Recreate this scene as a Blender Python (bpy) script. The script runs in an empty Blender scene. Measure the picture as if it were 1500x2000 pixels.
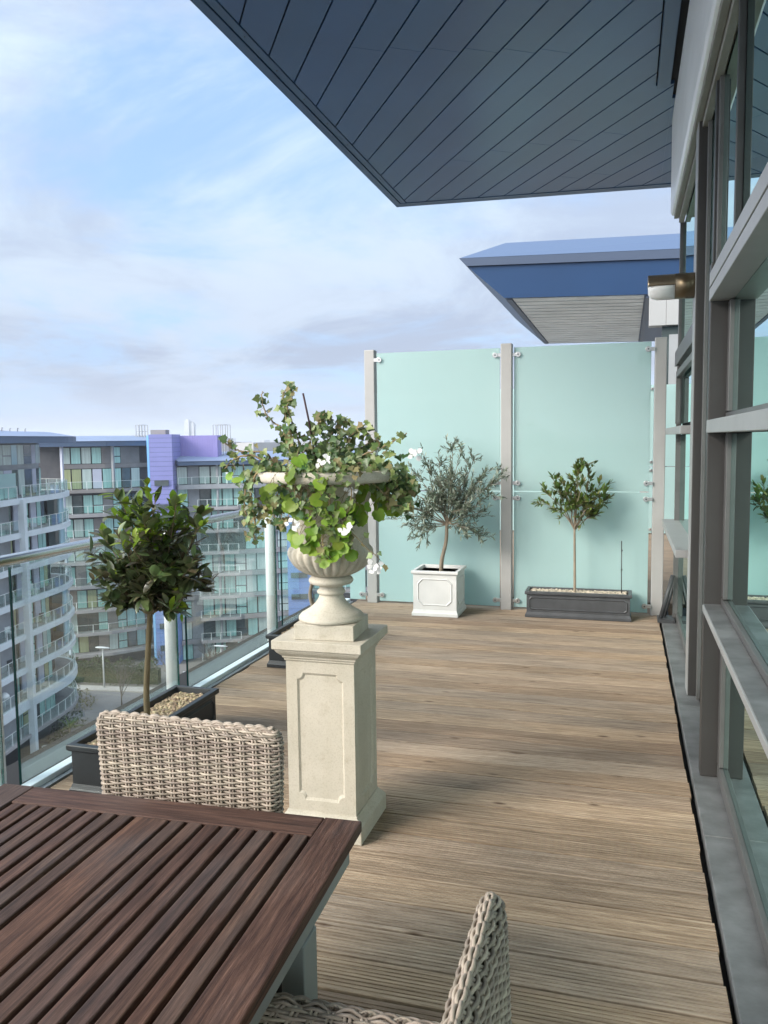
import bpy, math, random
import numpy as np
from mathutils import Vector, Matrix, geometry
R = math.radians
random.seed(7)
SC = bpy.context.scene
COL = SC.collection

# ------------------------------------------------------------------ camera
YAW, PITCH, ROLL, EYE = 0.2867784, 0.0883485, -0.0122794, 1.6
def cam_axes():
    cp, sp = math.cos(PITCH), math.sin(PITCH)
    c, s = math.cos(ROLL), math.sin(ROLL)
    a = Matrix(((c, -s, 0), (s, c, 0), (0, 0, 1))) @ Matrix(((1, 0, 0), (0, -sp, -cp), (0, cp, -sp)))
    c, s = math.cos(YAW), math.sin(YAW)
    return a @ Matrix(((c, s, 0), (-s, c, 0), (0, 0, 1)))
A = cam_axes()
cam_d = bpy.data.cameras.new('camera')
cam = bpy.data.objects.new('camera', cam_d); COL.objects.link(cam)
cam_d.sensor_fit = 'VERTICAL'; cam_d.sensor_height = 36.0; cam_d.lens = 1600.5 / 2000 * 36
cam_d.clip_start = 0.05; cam_d.clip_end = 20000
m = Matrix.Identity(4)
for i in range(3):
    m[i][0] = A[0][i]; m[i][1] = -A[1][i]; m[i][2] = -A[2][i]
m[2][3] = EYE
cam.matrix_world = m
SC.camera = cam

# ------------------------------------------------------------------ light
SUN_EL, SUN_AZ = 30.0, 224.0            # azimuth clockwise from +Y
SC.view_settings.view_transform = 'Standard'; SC.view_settings.look = 'None'
SC.view_settings.exposure = 1.22; SC.view_settings.gamma = 1
SC.view_settings.use_curve_mapping = False
def sdir(el, az):
    return Vector((math.cos(R(el)) * math.sin(R(az)), math.cos(R(el)) * math.cos(R(az)), math.sin(R(el))))
SUN = sdir(SUN_EL, SUN_AZ)
sun_d = bpy.data.lights.new('sun', 'SUN'); sun_d.energy = 1.75; sun_d.angle = R(28); sun_d.color = (1, .93, .83)
sun = bpy.data.objects.new('sun', sun_d); COL.objects.link(sun)
sun.rotation_euler = SUN.to_track_quat('Z', 'Y').to_euler()

W = bpy.data.worlds.new('World'); SC.world = W; W.use_nodes = True
nt = W.node_tree; N = nt.nodes; LK = nt.links
N.clear()
def nd(t, **k):
    n = N.new(t)
    for a, b in k.items(): setattr(n, a, b)
    return n
def mth(op, a, b=None, c=None, clamp=False):
    n = nd('ShaderNodeMath', operation=op); n.use_clamp = clamp
    for i, x in enumerate((a, b, c)):
        if x is None: continue
        if hasattr(x, 'is_linked'): LK.new(x, n.inputs[i])
        else: n.inputs[i].default_value = x
    return n.outputs[0]
sky = nd('ShaderNodeTexSky', sky_type='NISHITA', sun_disc=False)
sky.sun_elevation = R(SUN_EL); sky.sun_rotation = R(SUN_AZ); sky.dust_density = 2.0; sky.altitude = 60
tc = nd('ShaderNodeTexCoord'); sp = nd('ShaderNodeSeparateXYZ'); LK.new(tc.outputs['Generated'], sp.inputs[0])
zc = mth('ADD', mth('MAXIMUM', sp.outputs[2], 0.0), 0.16)
cx = mth('DIVIDE', sp.outputs[0], zc); cy = mth('DIVIDE', sp.outputs[1], zc)
cv = nd('ShaderNodeCombineXYZ'); LK.new(cx, cv.inputs[0]); LK.new(cy, cv.inputs[1])
def noise(vec, sc, det, rough, dist=0, off=(0, 0, 0)):
    mp = nd('ShaderNodeMapping'); mp.inputs['Location'].default_value = off; LK.new(vec, mp.inputs[0])
    n = nd('ShaderNodeTexNoise'); n.inputs['Scale'].default_value = sc; n.inputs['Detail'].default_value = det
    n.inputs['Roughness'].default_value = rough; n.inputs['Distortion'].default_value = dist
    LK.new(mp.outputs[0], n.inputs['Vector']); return n.outputs['Fac']
def smooth(x, a, b):
    n = nd('ShaderNodeMapRange', interpolation_type='SMOOTHSTEP'); LK.new(x, n.inputs[0])
    n.inputs[1].default_value = a; n.inputs[2].default_value = b; return n.outputs[0]
def mixc(f, a, b):
    n = nd('ShaderNodeMix', data_type='RGBA')
    for s, x in ((0, f), (6, a), (7, b)):
        if hasattr(x, 'is_linked'): LK.new(x, n.inputs[s])
        else: n.inputs[s].default_value = x
    return n.outputs[2]
STR = 0.1
cover = smooth(noise(cv.outputs[0], 1.05, 10, .63, .45, (3.1, 1.7, 0)), .31, .55)
shade = smooth(noise(cv.outputs[0], .85, 9, .64, .6, (9.3, 4.2, 0)), .38, .64)
hz = smooth(sp.outputs[2], .36, .06)              # greyer cloud low down
lit = mixc(shade, (3.55, 4.2, 4.9, 1), (2.55, 3.05, 3.9, 1))
low = mixc(shade, (2.9, 3.3, 3.95, 1), (2.1, 2.4, 3.05, 1))
cl = mixc(hz, lit, low)
blue = nd('ShaderNodeVectorMath', operation='MULTIPLY_ADD'); LK.new(sky.outputs[0], blue.inputs[0])
blue.inputs[1].default_value = (.30, .30, .30); blue.inputs[2].default_value = (1.4, 2.2, 3.6)
base = mixc(mth('MULTIPLY', cover, .93), blue.outputs[0], cl)
hzn = smooth(sp.outputs[2], .10, .0)              # pale band at the skyline
base = mixc(mth('MULTIPLY', hzn, .7), base, (2.8, 3.15, 3.8, 1))
# sky round the veiled sun and overhead brightened, added as fill light
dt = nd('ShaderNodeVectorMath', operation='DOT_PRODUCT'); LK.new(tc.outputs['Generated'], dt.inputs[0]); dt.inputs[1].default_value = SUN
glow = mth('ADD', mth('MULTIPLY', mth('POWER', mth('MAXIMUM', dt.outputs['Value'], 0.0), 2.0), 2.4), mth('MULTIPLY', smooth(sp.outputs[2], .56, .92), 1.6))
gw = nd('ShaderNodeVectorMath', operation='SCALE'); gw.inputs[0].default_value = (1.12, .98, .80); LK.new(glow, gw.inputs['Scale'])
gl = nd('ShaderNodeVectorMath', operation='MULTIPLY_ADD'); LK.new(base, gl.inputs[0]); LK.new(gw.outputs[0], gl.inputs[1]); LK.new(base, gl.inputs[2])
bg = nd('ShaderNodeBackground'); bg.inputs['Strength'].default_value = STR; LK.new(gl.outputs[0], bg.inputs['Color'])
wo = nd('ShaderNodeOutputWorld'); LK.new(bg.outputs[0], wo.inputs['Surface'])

# ------------------------------------------------------------------ materials
MATS = {}
def material(name, col, *a, speck=0., **k):
    mt = material0(name, col, *a, **k)
    if speck and not mt.get('sp'):
        mt['sp'] = 1; t = mt.node_tree; L = t.links; p = t.nodes['Principled BSDF']; src = p.inputs['Base Color'].links[0].from_socket; tcn = t.nodes.new('ShaderNodeTexCoord')
        for sc, st, lo, hi, c, f in ((140, (1, 1, 1), .30, .50, (.62, .58, .50), speck), (2.2, (5, 5, .55), .50, .74, (.70, .66, .55), speck * .8), (26, (1, 1, 1), .60, .72, (.62, .56, .46), speck * .7)):
            mp = t.nodes.new('ShaderNodeMapping'); mp.inputs['Scale'].default_value = st; L.new(tcn.outputs['Object'], mp.inputs[0])
            n = t.nodes.new('ShaderNodeTexNoise'); n.inputs['Scale'].default_value = sc; n.inputs['Detail'].default_value = 5; L.new(mp.outputs[0], n.inputs['Vector'])
            r = t.nodes.new('ShaderNodeMapRange'); L.new(n.outputs['Fac'], r.inputs[0]); r.inputs[1].default_value = lo; r.inputs[2].default_value = hi
            if sc == 140: r.inputs[3].default_value = f; r.inputs[4].default_value = 0
            else: r.inputs[3].default_value = 0; r.inputs[4].default_value = f
            m_ = t.nodes.new('ShaderNodeMix'); m_.data_type = 'RGBA'; m_.blend_type = 'MULTIPLY'; L.new(r.outputs[0], m_.inputs[0]); L.new(src, m_.inputs[6]); m_.inputs[7].default_value = (*c, 1); src = m_.outputs[2]
        L.new(src, p.inputs['Base Color'])
    return mt
def material0(name, col, rough=.5, metal=0., spec=.5, var=0., vs=4., st=(1, 1, 1), col2=None, bump=0., bs=60., bst=None, island=0., coat=0., trans=0.):
    if name in MATS: return MATS[name]
    mt = bpy.data.materials.new(name); mt.use_nodes = True
    t = mt.node_tree; p = t.nodes['Principled BSDF']; L = t.links
    p.inputs['Roughness'].default_value = rough; p.inputs['Metallic'].default_value = metal
    p.inputs['Specular IOR Level'].default_value = spec; p.inputs['Coat Weight'].default_value = coat
    p.inputs['Base Color'].default_value = (*col, 1)
    out = None
    tcn = t.nodes.new('ShaderNodeTexCoord')
    def nz(sc, stt, det=6, ro=.6):
        mp = t.nodes.new('ShaderNodeMapping'); mp.inputs['Scale'].default_value = stt
        L.new(tcn.outputs['Object'], mp.inputs[0])
        n = t.nodes.new('ShaderNodeTexNoise'); n.inputs['Scale'].default_value = sc; n.inputs['Detail'].default_value = det
        n.inputs['Roughness'].default_value = ro; L.new(mp.outputs[0], n.inputs['Vector']); return n.outputs['Fac']
    if var or col2:
        c2 = col2 or tuple(max(0, c * (1 - var)) for c in col)
        mr = t.nodes.new('ShaderNodeMapRange'); mr.inputs[1].default_value = .34; mr.inputs[2].default_value = .66
        L.new(nz(vs, st), mr.inputs[0])
        mx = t.nodes.new('ShaderNodeMix'); mx.data_type = 'RGBA'; L.new(mr.outputs[0], mx.inputs[0])
        mx.inputs[6].default_value = (*col, 1); mx.inputs[7].default_value = (*c2, 1); out = mx.outputs[2]
    if island:
        g = t.nodes.new('ShaderNodeNewGeometry')
        mr = t.nodes.new('ShaderNodeMapRange'); mr.inputs[3].default_value = 1 - island; mr.inputs[4].default_value = 1 + island
        L.new(g.outputs['Random Per Island'], mr.inputs[0])
        hs = t.nodes.new('ShaderNodeHueSaturation'); L.new(mr.outputs[0], hs.inputs['Value'])
        mr2 = t.nodes.new('ShaderNodeMapRange'); mr2.inputs[3].default_value = .5 - island * .05; mr2.inputs[4].default_value = .5 + island * .05
        ml = t.nodes.new('ShaderNodeMath'); ml.operation = 'MULTIPLY'; ml.inputs[1].default_value = 7.31; L.new(g.outputs['Random Per Island'], ml.inputs[0])
        fr = t.nodes.new('ShaderNodeMath'); fr.operation = 'FRACT'; L.new(ml.outputs[0], fr.inputs[0]); L.new(fr.outputs[0], mr2.inputs[0]); L.new(mr2.outputs[0], hs.inputs['Hue'])
        if out: L.new(out, hs.inputs['Color'])
        else: hs.inputs['Color'].default_value = (*col, 1)
        out = hs.outputs[0]
    if out: L.new(out, p.inputs['Base Color'])
    if bump:
        b = t.nodes.new('ShaderNodeBump'); b.inputs['Strength'].default_value = bump; b.inputs['Distance'].default_value = .01
        L.new(nz(bs, bst or st), b.inputs['Height']); L.new(b.outputs[0], p.inputs['Normal'])
    if trans:
        tr = t.nodes.new('ShaderNodeBsdfTranslucent'); tr.inputs[0].default_value = (*[min(1, c * 1.6) for c in col], 1)
        if out: L.new(out, tr.inputs[0])
        mx = t.nodes.new('ShaderNodeMixShader'); mx.inputs[0].default_value = trans
        L.new(p.outputs[0], mx.inputs[1]); L.new(tr.outputs[0], mx.inputs[2])
        L.new(mx.outputs[0], t.nodes['Material Output'].inputs['Surface'])
    MATS[name] = mt; return mt

def mixmat(name, build):
    mt = bpy.data.materials.new(name); mt.use_nodes = True; t = mt.node_tree; t.nodes.clear()
    o = t.nodes.new('ShaderNodeOutputMaterial'); t.links.new(build(t), o.inputs['Surface']); MATS[name] = mt; return mt
def _clear(t, tint=(.86, .95, .93), f=1.0):
    tr = t.nodes.new('ShaderNodeBsdfTransparent'); tr.inputs[0].default_value = (*tint, 1)
    gl = t.nodes.new('ShaderNodeBsdfGlossy'); gl.inputs['Roughness'].default_value = .01; gl.inputs[0].default_value = (.95, 1, 1, 1)
    fr = t.nodes.new('ShaderNodeFresnel'); fr.inputs[0].default_value = 1.5
    ml = t.nodes.new('ShaderNodeMath'); ml.operation = 'MULTIPLY'; ml.inputs[1].default_value = f; t.links.new(fr.outputs[0], ml.inputs[0])
    mx = t.nodes.new('ShaderNodeMixShader'); t.links.new(ml.outputs[0], mx.inputs[0]); t.links.new(tr.outputs[0], mx.inputs[1]); t.links.new(gl.outputs[0], mx.inputs[2])
    return mx.outputs[0]
mixmat('clear_glass', lambda t: _clear(t, (.955, .987, .98), .22))
mixmat('far_balcony_glass', lambda t: _clear(t, (.93, .98, .97), .35))
def _frost(t):
    L = t.links
    tcn = t.nodes.new('ShaderNodeTexCoord'); n = t.nodes.new('ShaderNodeTexNoise'); n.inputs['Scale'].default_value = 1.3; n.inputs['Detail'].default_value = 7; n.inputs['Roughness'].default_value = .7
    mp = t.nodes.new('ShaderNodeMapping'); mp.inputs['Scale'].default_value = (1, 1, .35); L.new(tcn.outputs['Object'], mp.inputs[0]); L.new(mp.outputs[0], n.inputs['Vector'])
    mx = t.nodes.new('ShaderNodeMix'); mx.data_type = 'RGBA'; L.new(n.outputs['Fac'], mx.inputs[0]); mx.inputs[6].default_value = (.57, .795, .785, 1); mx.inputs[7].default_value = (.645, .84, .825, 1)
    d = t.nodes.new('ShaderNodeBsdfDiffuse'); L.new(mx.outputs[2], d.inputs[0])
    tr = t.nodes.new('ShaderNodeBsdfTranslucent'); tr.inputs[0].default_value = (.76, .99, .97, 1)
    a = t.nodes.new('ShaderNodeMixShader'); a.inputs[0].default_value = .5; L.new(d.outputs[0], a.inputs[1]); L.new(tr.outputs[0], a.inputs[2])
    gl = t.nodes.new('ShaderNodeBsdfGlossy'); gl.inputs['Roughness'].default_value = .03
    fr = t.nodes.new('ShaderNodeFresnel'); fr.inputs[0].default_value = 1.5
    m2 = t.nodes.new('ShaderNodeMixShader'); L.new(fr.outputs[0], m2.inputs[0]); L.new(a.outputs[0], m2.inputs[1]); L.new(gl.outputs[0], m2.inputs[2])
    return m2.outputs[0]
mixmat('frosted_glass', _frost)
def _mirror(t):
    d = t.nodes.new('ShaderNodeBsdfDiffuse'); d.inputs[0].default_value = (.035, .06, .06, 1)
    gl = t.nodes.new('ShaderNodeBsdfGlossy'); gl.inputs['Roughness'].default_value = .004; gl.inputs[0].default_value = (.74, .94, .91, 1)
    fr = t.nodes.new('ShaderNodeFresnel'); fr.inputs[0].default_value = 2.3
    mr = t.nodes.new('ShaderNodeMapRange'); mr.inputs[3].default_value = .55; mr.inputs[4].default_value = 1.0; mr.inputs[2].default_value = .62
    t.links.new(fr.outputs[0], mr.inputs[0])
    mx = t.nodes.new('ShaderNodeMixShader'); t.links.new(mr.outputs[0], mx.inputs[0]); t.links.new(d.outputs[0], mx.inputs[1]); t.links.new(gl.outputs[0], mx.inputs[2])
    return mx.outputs[0]
mixmat('facade_glass', _mirror)

def wood_deck():
    mt = bpy.data.materials.new('weathered_decking'); mt.use_nodes = True; t = mt.node_tree; L = t.links
    p = t.nodes['Principled BSDF']; p.inputs['Roughness'].default_value = .78; p.inputs['Specular IOR Level'].default_value = .3
    tcn = t.nodes.new('ShaderNodeTexCoord'); g = t.nodes.new('ShaderNodeNewGeometry')
    # each board gets its own slice of grain
    off = t.nodes.new('ShaderNodeCombineXYZ'); ml = t.nodes.new('ShaderNodeMath'); ml.operation = 'MULTIPLY'; ml.inputs[1].default_value = 37.
    L.new(g.outputs['Random Per Island'], ml.inputs[0]); L.new(ml.outputs[0], off.inputs[0]); L.new(ml.outputs[0], off.inputs[2])
    ad = t.nodes.new('ShaderNodeVectorMath'); L.new(tcn.outputs['Object'], ad.inputs[0]); L.new(off.outputs[0], ad.inputs[1])
    def nz(sc, stt, det=6, ro=.6, dist=0, src=None):
        mp = t.nodes.new('ShaderNodeMapping'); mp.inputs['Scale'].default_value = stt; L.new(src or ad.outputs[0], mp.inputs[0])
        n = t.nodes.new('ShaderNodeTexNoise'); n.inputs['Scale'].default_value = sc; n.inputs['Detail'].default_value = det
        n.inputs['Roughness'].default_value = ro; n.inputs['Distortion'].default_value = dist; L.new(mp.outputs[0], n.inputs['Vector']); return n.outputs['Fac']
    def ramp(x, pts):
        r = t.nodes.new('ShaderNodeValToRGB'); L.new(x, r.inputs[0])
        while len(r.color_ramp.elements) < len(pts): r.color_ramp.elements.new(.5)
        for e, (q, c) in zip(r.color_ramp.elements, pts): e.position = q; e.color = (*c, 1)
        return r.outputs[0]
    def mix(f, a, b, bt='MIX'):
        n = t.nodes.new('ShaderNodeMix'); n.data_type = 'RGBA'; n.blend_type = bt
        for s, x in ((0, f), (6, a), (7, b)):
            if hasattr(x, 'is_linked'): L.new(x, n.inputs[s])
            else: n.inputs[s].default_value = x
        return n.outputs[2]
    grain = ramp(nz(3.2, (1.0, 26, 1), 8, .68, .6), [(.24, (.150, .112, .087)), (.44, (.315, .256, .206)), (.60, (.44, .37, .308)), (.80, (.60, .53, .46))])
    tint = ramp(g.outputs['Random Per Island'], [(0, (.58, .54, .51)), (.2, (1.04, 1.02, .99)), (.38, (1.06, .975, .85)), (.55, (.70, .63, .57)), (.75, (1.02, 1.0, .97)), (1, (.85, .80, .735))])
    c = mix(1.0, grain, tint, 'MULTIPLY')
    patch = ramp(nz(1.1, (.7, 1.6, 1), 4, .6, 0, tcn.outputs['Object']), [(.36, (.72, .72, .70)), (.60, (1.08, 1.03, .95))])
    c = mix(.85, c, patch, 'MULTIPLY')
    fine = ramp(nz(12, (.8, 40, 1), 5, .7, .3), [(.3, (.45, .41, .38)), (.6, (1.08, 1.08, 1.08))])
    c = mix(.5, c, fine, 'MULTIPLY')
    vo = t.nodes.new('ShaderNodeTexVoronoi'); vo.inputs['Scale'].default_value = 2.3
    mp = t.nodes.new('ShaderNodeMapping'); mp.inputs['Scale'].default_value = (1.2, 3.4, 1); L.new(ad.outputs[0], mp.inputs[0]); L.new(mp.outputs[0], vo.inputs['Vector'])
    knot = ramp(vo.outputs['Distance'], [(.035, (1, 1, 1)), (.115, (0, 0, 0))])
    c = mix(knot, c, (.10, .062, .04, 1))
    L.new(c, p.inputs['Base Color'])
    b = t.nodes.new('ShaderNodeBump'); b.inputs['Strength'].default_value = .35; b.inputs['Distance'].default_value = .004
    L.new(nz(9, (1, 34, 1), 6, .7), b.inputs['Height']); L.new(b.outputs[0], p.inputs['Normal'])
    MATS['weathered_decking'] = mt
wood_deck()
def wood_table(name, st):
    mt = bpy.data.materials.new(name); mt.use_nodes = True; t = mt.node_tree; L = t.links
    p = t.nodes['Principled BSDF']; p.inputs['Roughness'].default_value = .55; p.inputs['Specular IOR Level'].default_value = .25
    tcn = t.nodes.new('ShaderNodeTexCoord'); g = t.nodes.new('ShaderNodeNewGeometry')
    ml = t.nodes.new('ShaderNodeMath'); ml.operation = 'MULTIPLY'; ml.inputs[1].default_value = 23.; L.new(g.outputs['Random Per Island'], ml.inputs[0])
    off = t.nodes.new('ShaderNodeCombineXYZ'); L.new(ml.outputs[0], off.inputs[2]); L.new(ml.outputs[0], off.inputs[1])
    ad = t.nodes.new('ShaderNodeVectorMath'); L.new(tcn.outputs['Object'], ad.inputs[0]); L.new(off.outputs[0], ad.inputs[1])
    def nz(sc, stt, det=6, ro=.6, dist=0):
        mp = t.nodes.new('ShaderNodeMapping'); mp.inputs['Scale'].default_value = stt; L.new(ad.outputs[0], mp.inputs[0])
        n = t.nodes.new('ShaderNodeTexNoise'); n.inputs['Scale'].default_value = sc; n.inputs['Detail'].default_value = det
        n.inputs['Roughness'].default_value = ro; n.inputs['Distortion'].default_value = dist; L.new(mp.outputs[0], n.inputs['Vector']); return n.outputs['Fac']
    def ramp(x, pts):
        r = t.nodes.new('ShaderNodeValToRGB'); L.new(x, r.inputs[0])
        while len(r.color_ramp.elements) < len(pts): r.color_ramp.elements.new(.5)
        for e, (q, c) in zip(r.color_ramp.elements, pts): e.position = q; e.color = (*c, 1)
        return r.outputs[0]
    def mix(f, a, b, bt='MIX'):
        n = t.nodes.new('ShaderNodeMix'); n.data_type = 'RGBA'; n.blend_type = bt
        for s, x in ((0, f), (6, a), (7, b)):
            if hasattr(x, 'is_linked'): L.new(x, n.inputs[s])
            else: n.inputs[s].default_value = x
        return n.outputs[2]
    c = ramp(nz(4, st, 8, .7, .4), [(.30, (.027, .016, .012)), (.47, (.076, .043, .031)), (.62, (.138, .083, .060)), (.82, (.25, .165, .12))])
    tint = ramp(g.outputs['Random Per Island'], [(0, (.78, .74, .80)), (.4, (1.1, .97, .92)), (.75, (.95, .98, 1.0)), (1, (1.18, 1.0, .86))])
    c = mix(1., c, tint, 'MULTIPLY')
    grey = ramp(nz(1.7, tuple(max(.8, s * .09) for s in st), 4, .55, .4), [(.50, (0, 0, 0)), (.68, (1, 1, 1))])
    gm = t.nodes.new('ShaderNodeMath'); gm.operation = 'MULTIPLY'; gm.inputs[1].default_value = .55; L.new(grey, gm.inputs[0])
    c = mix(gm.outputs[0], c, mix(.6, c, (.12, .115, .115, 1)))
    fine = ramp(nz(18, st, 4, .7), [(.32, (.55, .52, .5)), (.6, (1.08, 1.08, 1.08))])
    c = mix(.7, c, fine, 'MULTIPLY')
    L.new(c, p.inputs['Base Color'])
    b = t.nodes.new('ShaderNodeBump'); b.inputs['Strength'].default_value = .4; b.inputs['Distance'].default_value = .0025
    L.new(nz(14, st, 6, .7), b.inputs['Height']); L.new(b.outputs[0], p.inputs['Normal'])
    MATS[name] = mt
wood_table('table_wood_long', (26, 1.2, 26)); wood_table('table_wood_end', (1.2, 26, 26))

M = material
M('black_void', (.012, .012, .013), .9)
M('slab_grey', (.11, .115, .12), .8, var=.3, vs=2)
M('alu_pale', (.78, .88, .90), .5, .0, var=.12, vs=3)
M('alu_grey', (.33, .35, .36), .45, .4, var=.2, vs=6)
M('steel_rail', (.66, .66, .65), .26, .95, var=.1, vs=8)
M('post_white', (.90, .90, .89), .38, .15, var=.08, vs=3)
M('screen_post', (.43, .425, .415), .45, .1, var=.08, vs=4)
M('clamp_steel', (.58, .58, .57), .3, .85)
M('glass_edge', (.01, .045, .04), .15)
M('soffit_blue', (.034, .098, .225), .30, .0, .5, var=.16, vs=.9, bump=.05, bs=3, island=.07)
M('soffit_joint', (.008, .009, .013), .8)
M('canopy_trim', (.032, .088, .185), .36, .0, .5, var=.12, vs=1.2)
M('fascia_white', (.84, .86, .86), .35, .0, .5, var=.1, vs=1.5, st=(1, 1, 3))
M('frame_grey', (.125, .123, .12), .42, .2, var=.18, vs=5)
M('frame_light', (.33, .335, .33), .45, .1, var=.12, vs=5)
M('frame_dark', (.06, .062, .062), .45, .2, var=.2, vs=5)
M('pier_grey', (.046, .043, .041), .5, .1, var=.14, vs=3, bump=.03, bs=200)
M('reveal_beige', (.24, .235, .20), .6, var=.15, vs=5)
M('zinc_sill', (.21, .215, .215), .5, .15, var=.45, vs=5.5, st=(1, 1.4, 1), bump=.05, bs=20)
M('bronze', (.30, .235, .16), .32, .85, var=.2, vs=12)
M('opal', (.80, .80, .79), .3)
M('bronze_dark', (.16, .125, .08), .35, .8)
M('stone', (.565, .515, .43), .85, .0, .25, col2=(.49, .45, .37), vs=5, bump=.22, bs=190, speck=.34)
M('stone_urn', (.575, .535, .455), .85, .0, .25, col2=(.49, .45, .37), vs=7, bump=.22, bs=200, speck=.38)
M('soil', (.045, .03, .022), .95, bump=.8, bs=60, var=.5, vs=30)
M('pot_white', (.72, .715, .695), .5, .0, .4, var=.1, vs=6)
M('pot_black', (.028, .03, .033), .42, .0, .45, var=.3, vs=8)
M('pot_slate', (.075, .078, .084), .42, .0, .45, var=.25, vs=8)
M('pebble', (.50, .37, .225), .7, island=.42, var=.3, vs=80)
M('pebble_pale', (.56, .48, .38), .7, island=.35, var=.3, vs=80)
M('bark_green', (.20, .155, .085), .85, var=.4, vs=20, st=(1, 1, .25), bump=.5, bs=60)
M('bark_grey', (.33, .27, .20), .85, var=.4, vs=22, st=(1, 1, .25), bump=.5, bs=60)
M('twig', (.13, .095, .06), .85, var=.4, vs=30)
M('bay_leaf', (.098, .155, .050), .30, .0, .6, island=.6, col2=(.095, .095, .05), vs=9, trans=.12)
M('bay_leaf_old', (.15, .145, .095), .4, .0, .5, island=.45, col2=(.10, .075, .035), vs=20, trans=.15)
M('bay_leaf_new', (.21, .32, .03), .38, .0, .5, island=.35, trans=.35)
M('olive_leaf', (.145, .185, .13), .5, .0, .4, island=.5, trans=.15)
M('olive_leaf_pale', (.33, .37, .30), .55, .0, .3, island=.35, trans=.15)
M('citrus_leaf', (.12, .185, .04), .36, .0, .5, island=.5, trans=.2)
M('citrus_leaf_old', (.15, .15, .055), .42, .0, .5, island=.4, trans=.2)
M('ivy_leaf', (.13, .20, .05), .42, .0, .45, island=.5, col2=(.22, .27, .11), vs=30, trans=.2)
M('ivy_leaf_dark', (.062, .115, .038), .4, .0, .45, island=.4, trans=.12)
M('ivy_leaf_dry', (.24, .21, .10), .7, .0, .3, island=.4, trans=.2)
M('geranium_leaf', (.17, .30, .025), .45, .0, .4, island=.35, col2=(.25, .36, .05), vs=25, trans=.35)
M('vine_stem', (.33, .245, .13), .8, var=.4, vs=30)
M('petal', (.85, .84, .84), .6, trans=.2)
M('cane', (.05, .022, .03), .6)
M('wicker', (.39, .325, .265), .5, .0, .35, island=.28, var=.18, vs=30)
M('wicker_core', (.07, .055, .045), .9)
M('table_metal', (.32, .35, .34), .5, .35, var=.12, vs=6)
M('plastic_dark', (.04, .042, .045), .5)

# far buildings
M('f_band', (.60, .66, .69), .6, var=.12, vs=.5)
M('f_wall_grey', (.34, .355, .37), .7, var=.2, vs=.6)
M('f_panel', (.54, .56, .66), .6, var=.1, vs=.5)
M('f_reveal', (.018, .02, .024), .7)
M('f_glass_dark', (.075, .095, .10), .12, .0, .9, island=.4, var=.4, vs=.8)
M('f_glass_teal', (.42, .70, .65), .2, .0, .8, island=.25, var=.3, vs=1.4, st=(6, 6, .2))
M('f_glass_pale', (.58, .68, .63), .25, .0, .7, island=.25, var=.28, vs=1.4, st=(6, 6, .2))
M('f_glass_yellow', (.42, .46, .25), .25, .0, .7, island=.25, var=.25, vs=1.4, st=(6, 6, .2))
M('f_curve_glass', (.42, .62, .68), .15, .0, .9, var=.12, vs=.4)
M('f_brown', (.27, .25, .24), .7, var=.2, vs=.6)
M('f_slab', (.34, .33, .335), .7, var=.2, vs=.6)
M('f_slab_dark', (.12, .118, .125), .7, var=.3, vs=.6)
M('f_white', (.70, .74, .73), .5)
M('f_roof', (.17, .22, .33), .6, .0, var=.1, vs=.3)
M('f_fascia', (.075, .115, .19), .5, var=.15, vs=.4)
M('f_blue', (.165, .265, .54), .5, var=.08, vs=.4)
M('f_violet', (.24, .25, .52), .5, var=.08, vs=.4)
M('f_bluelight', (.14, .33, .60), .5)
M('f_purple', (.27, .24, .52), .55, var=.08, vs=1.2, st=(1, 1, .05))
M('f_steel', (.35, .36, .38), .6)
M('asphalt', (.135, .14, .15), .9, var=.25, vs=.4)
M('paving', (.34, .33, .31), .9, var=.2, vs=.7)
M('town_ground', (.13, .13, .12), .95, col2=(.19, .18, .165), vs=.02)
M('hedge_leaf', (.040, .062, .022), .8, island=.5, trans=.1)
M('shrub_leaf', (.085, .085, .035), .8, island=.5, trans=.1)
M('palm_leaf', (.10, .16, .04), .7, island=.4, trans=.15)
M('bare_twig', (.17, .145, .12), .9, var=.3, vs=5)
M('lamp_metal', (.45, .46, .46), .5, .3)
M('lamp_head', (.72, .73, .72), .4)
M('town_wall', (.28, .275, .275), .9, island=.4)
M('town_tower', (.50, .52, .55), .7, var=.2, vs=.05)
M('n_roof', (.062, .105, .195), .55)
M('n_box', (.37, .37, .365), .45)
M('n_blue', (.016, .052, .135), .4, .0, .5, var=.1, vs=.8)
M('n_blue_trim', (.075, .10, .155), .45)
M('n_soffit', (.84, .88, .88), .4, .0, .5, var=.25, vs=.7)

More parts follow.
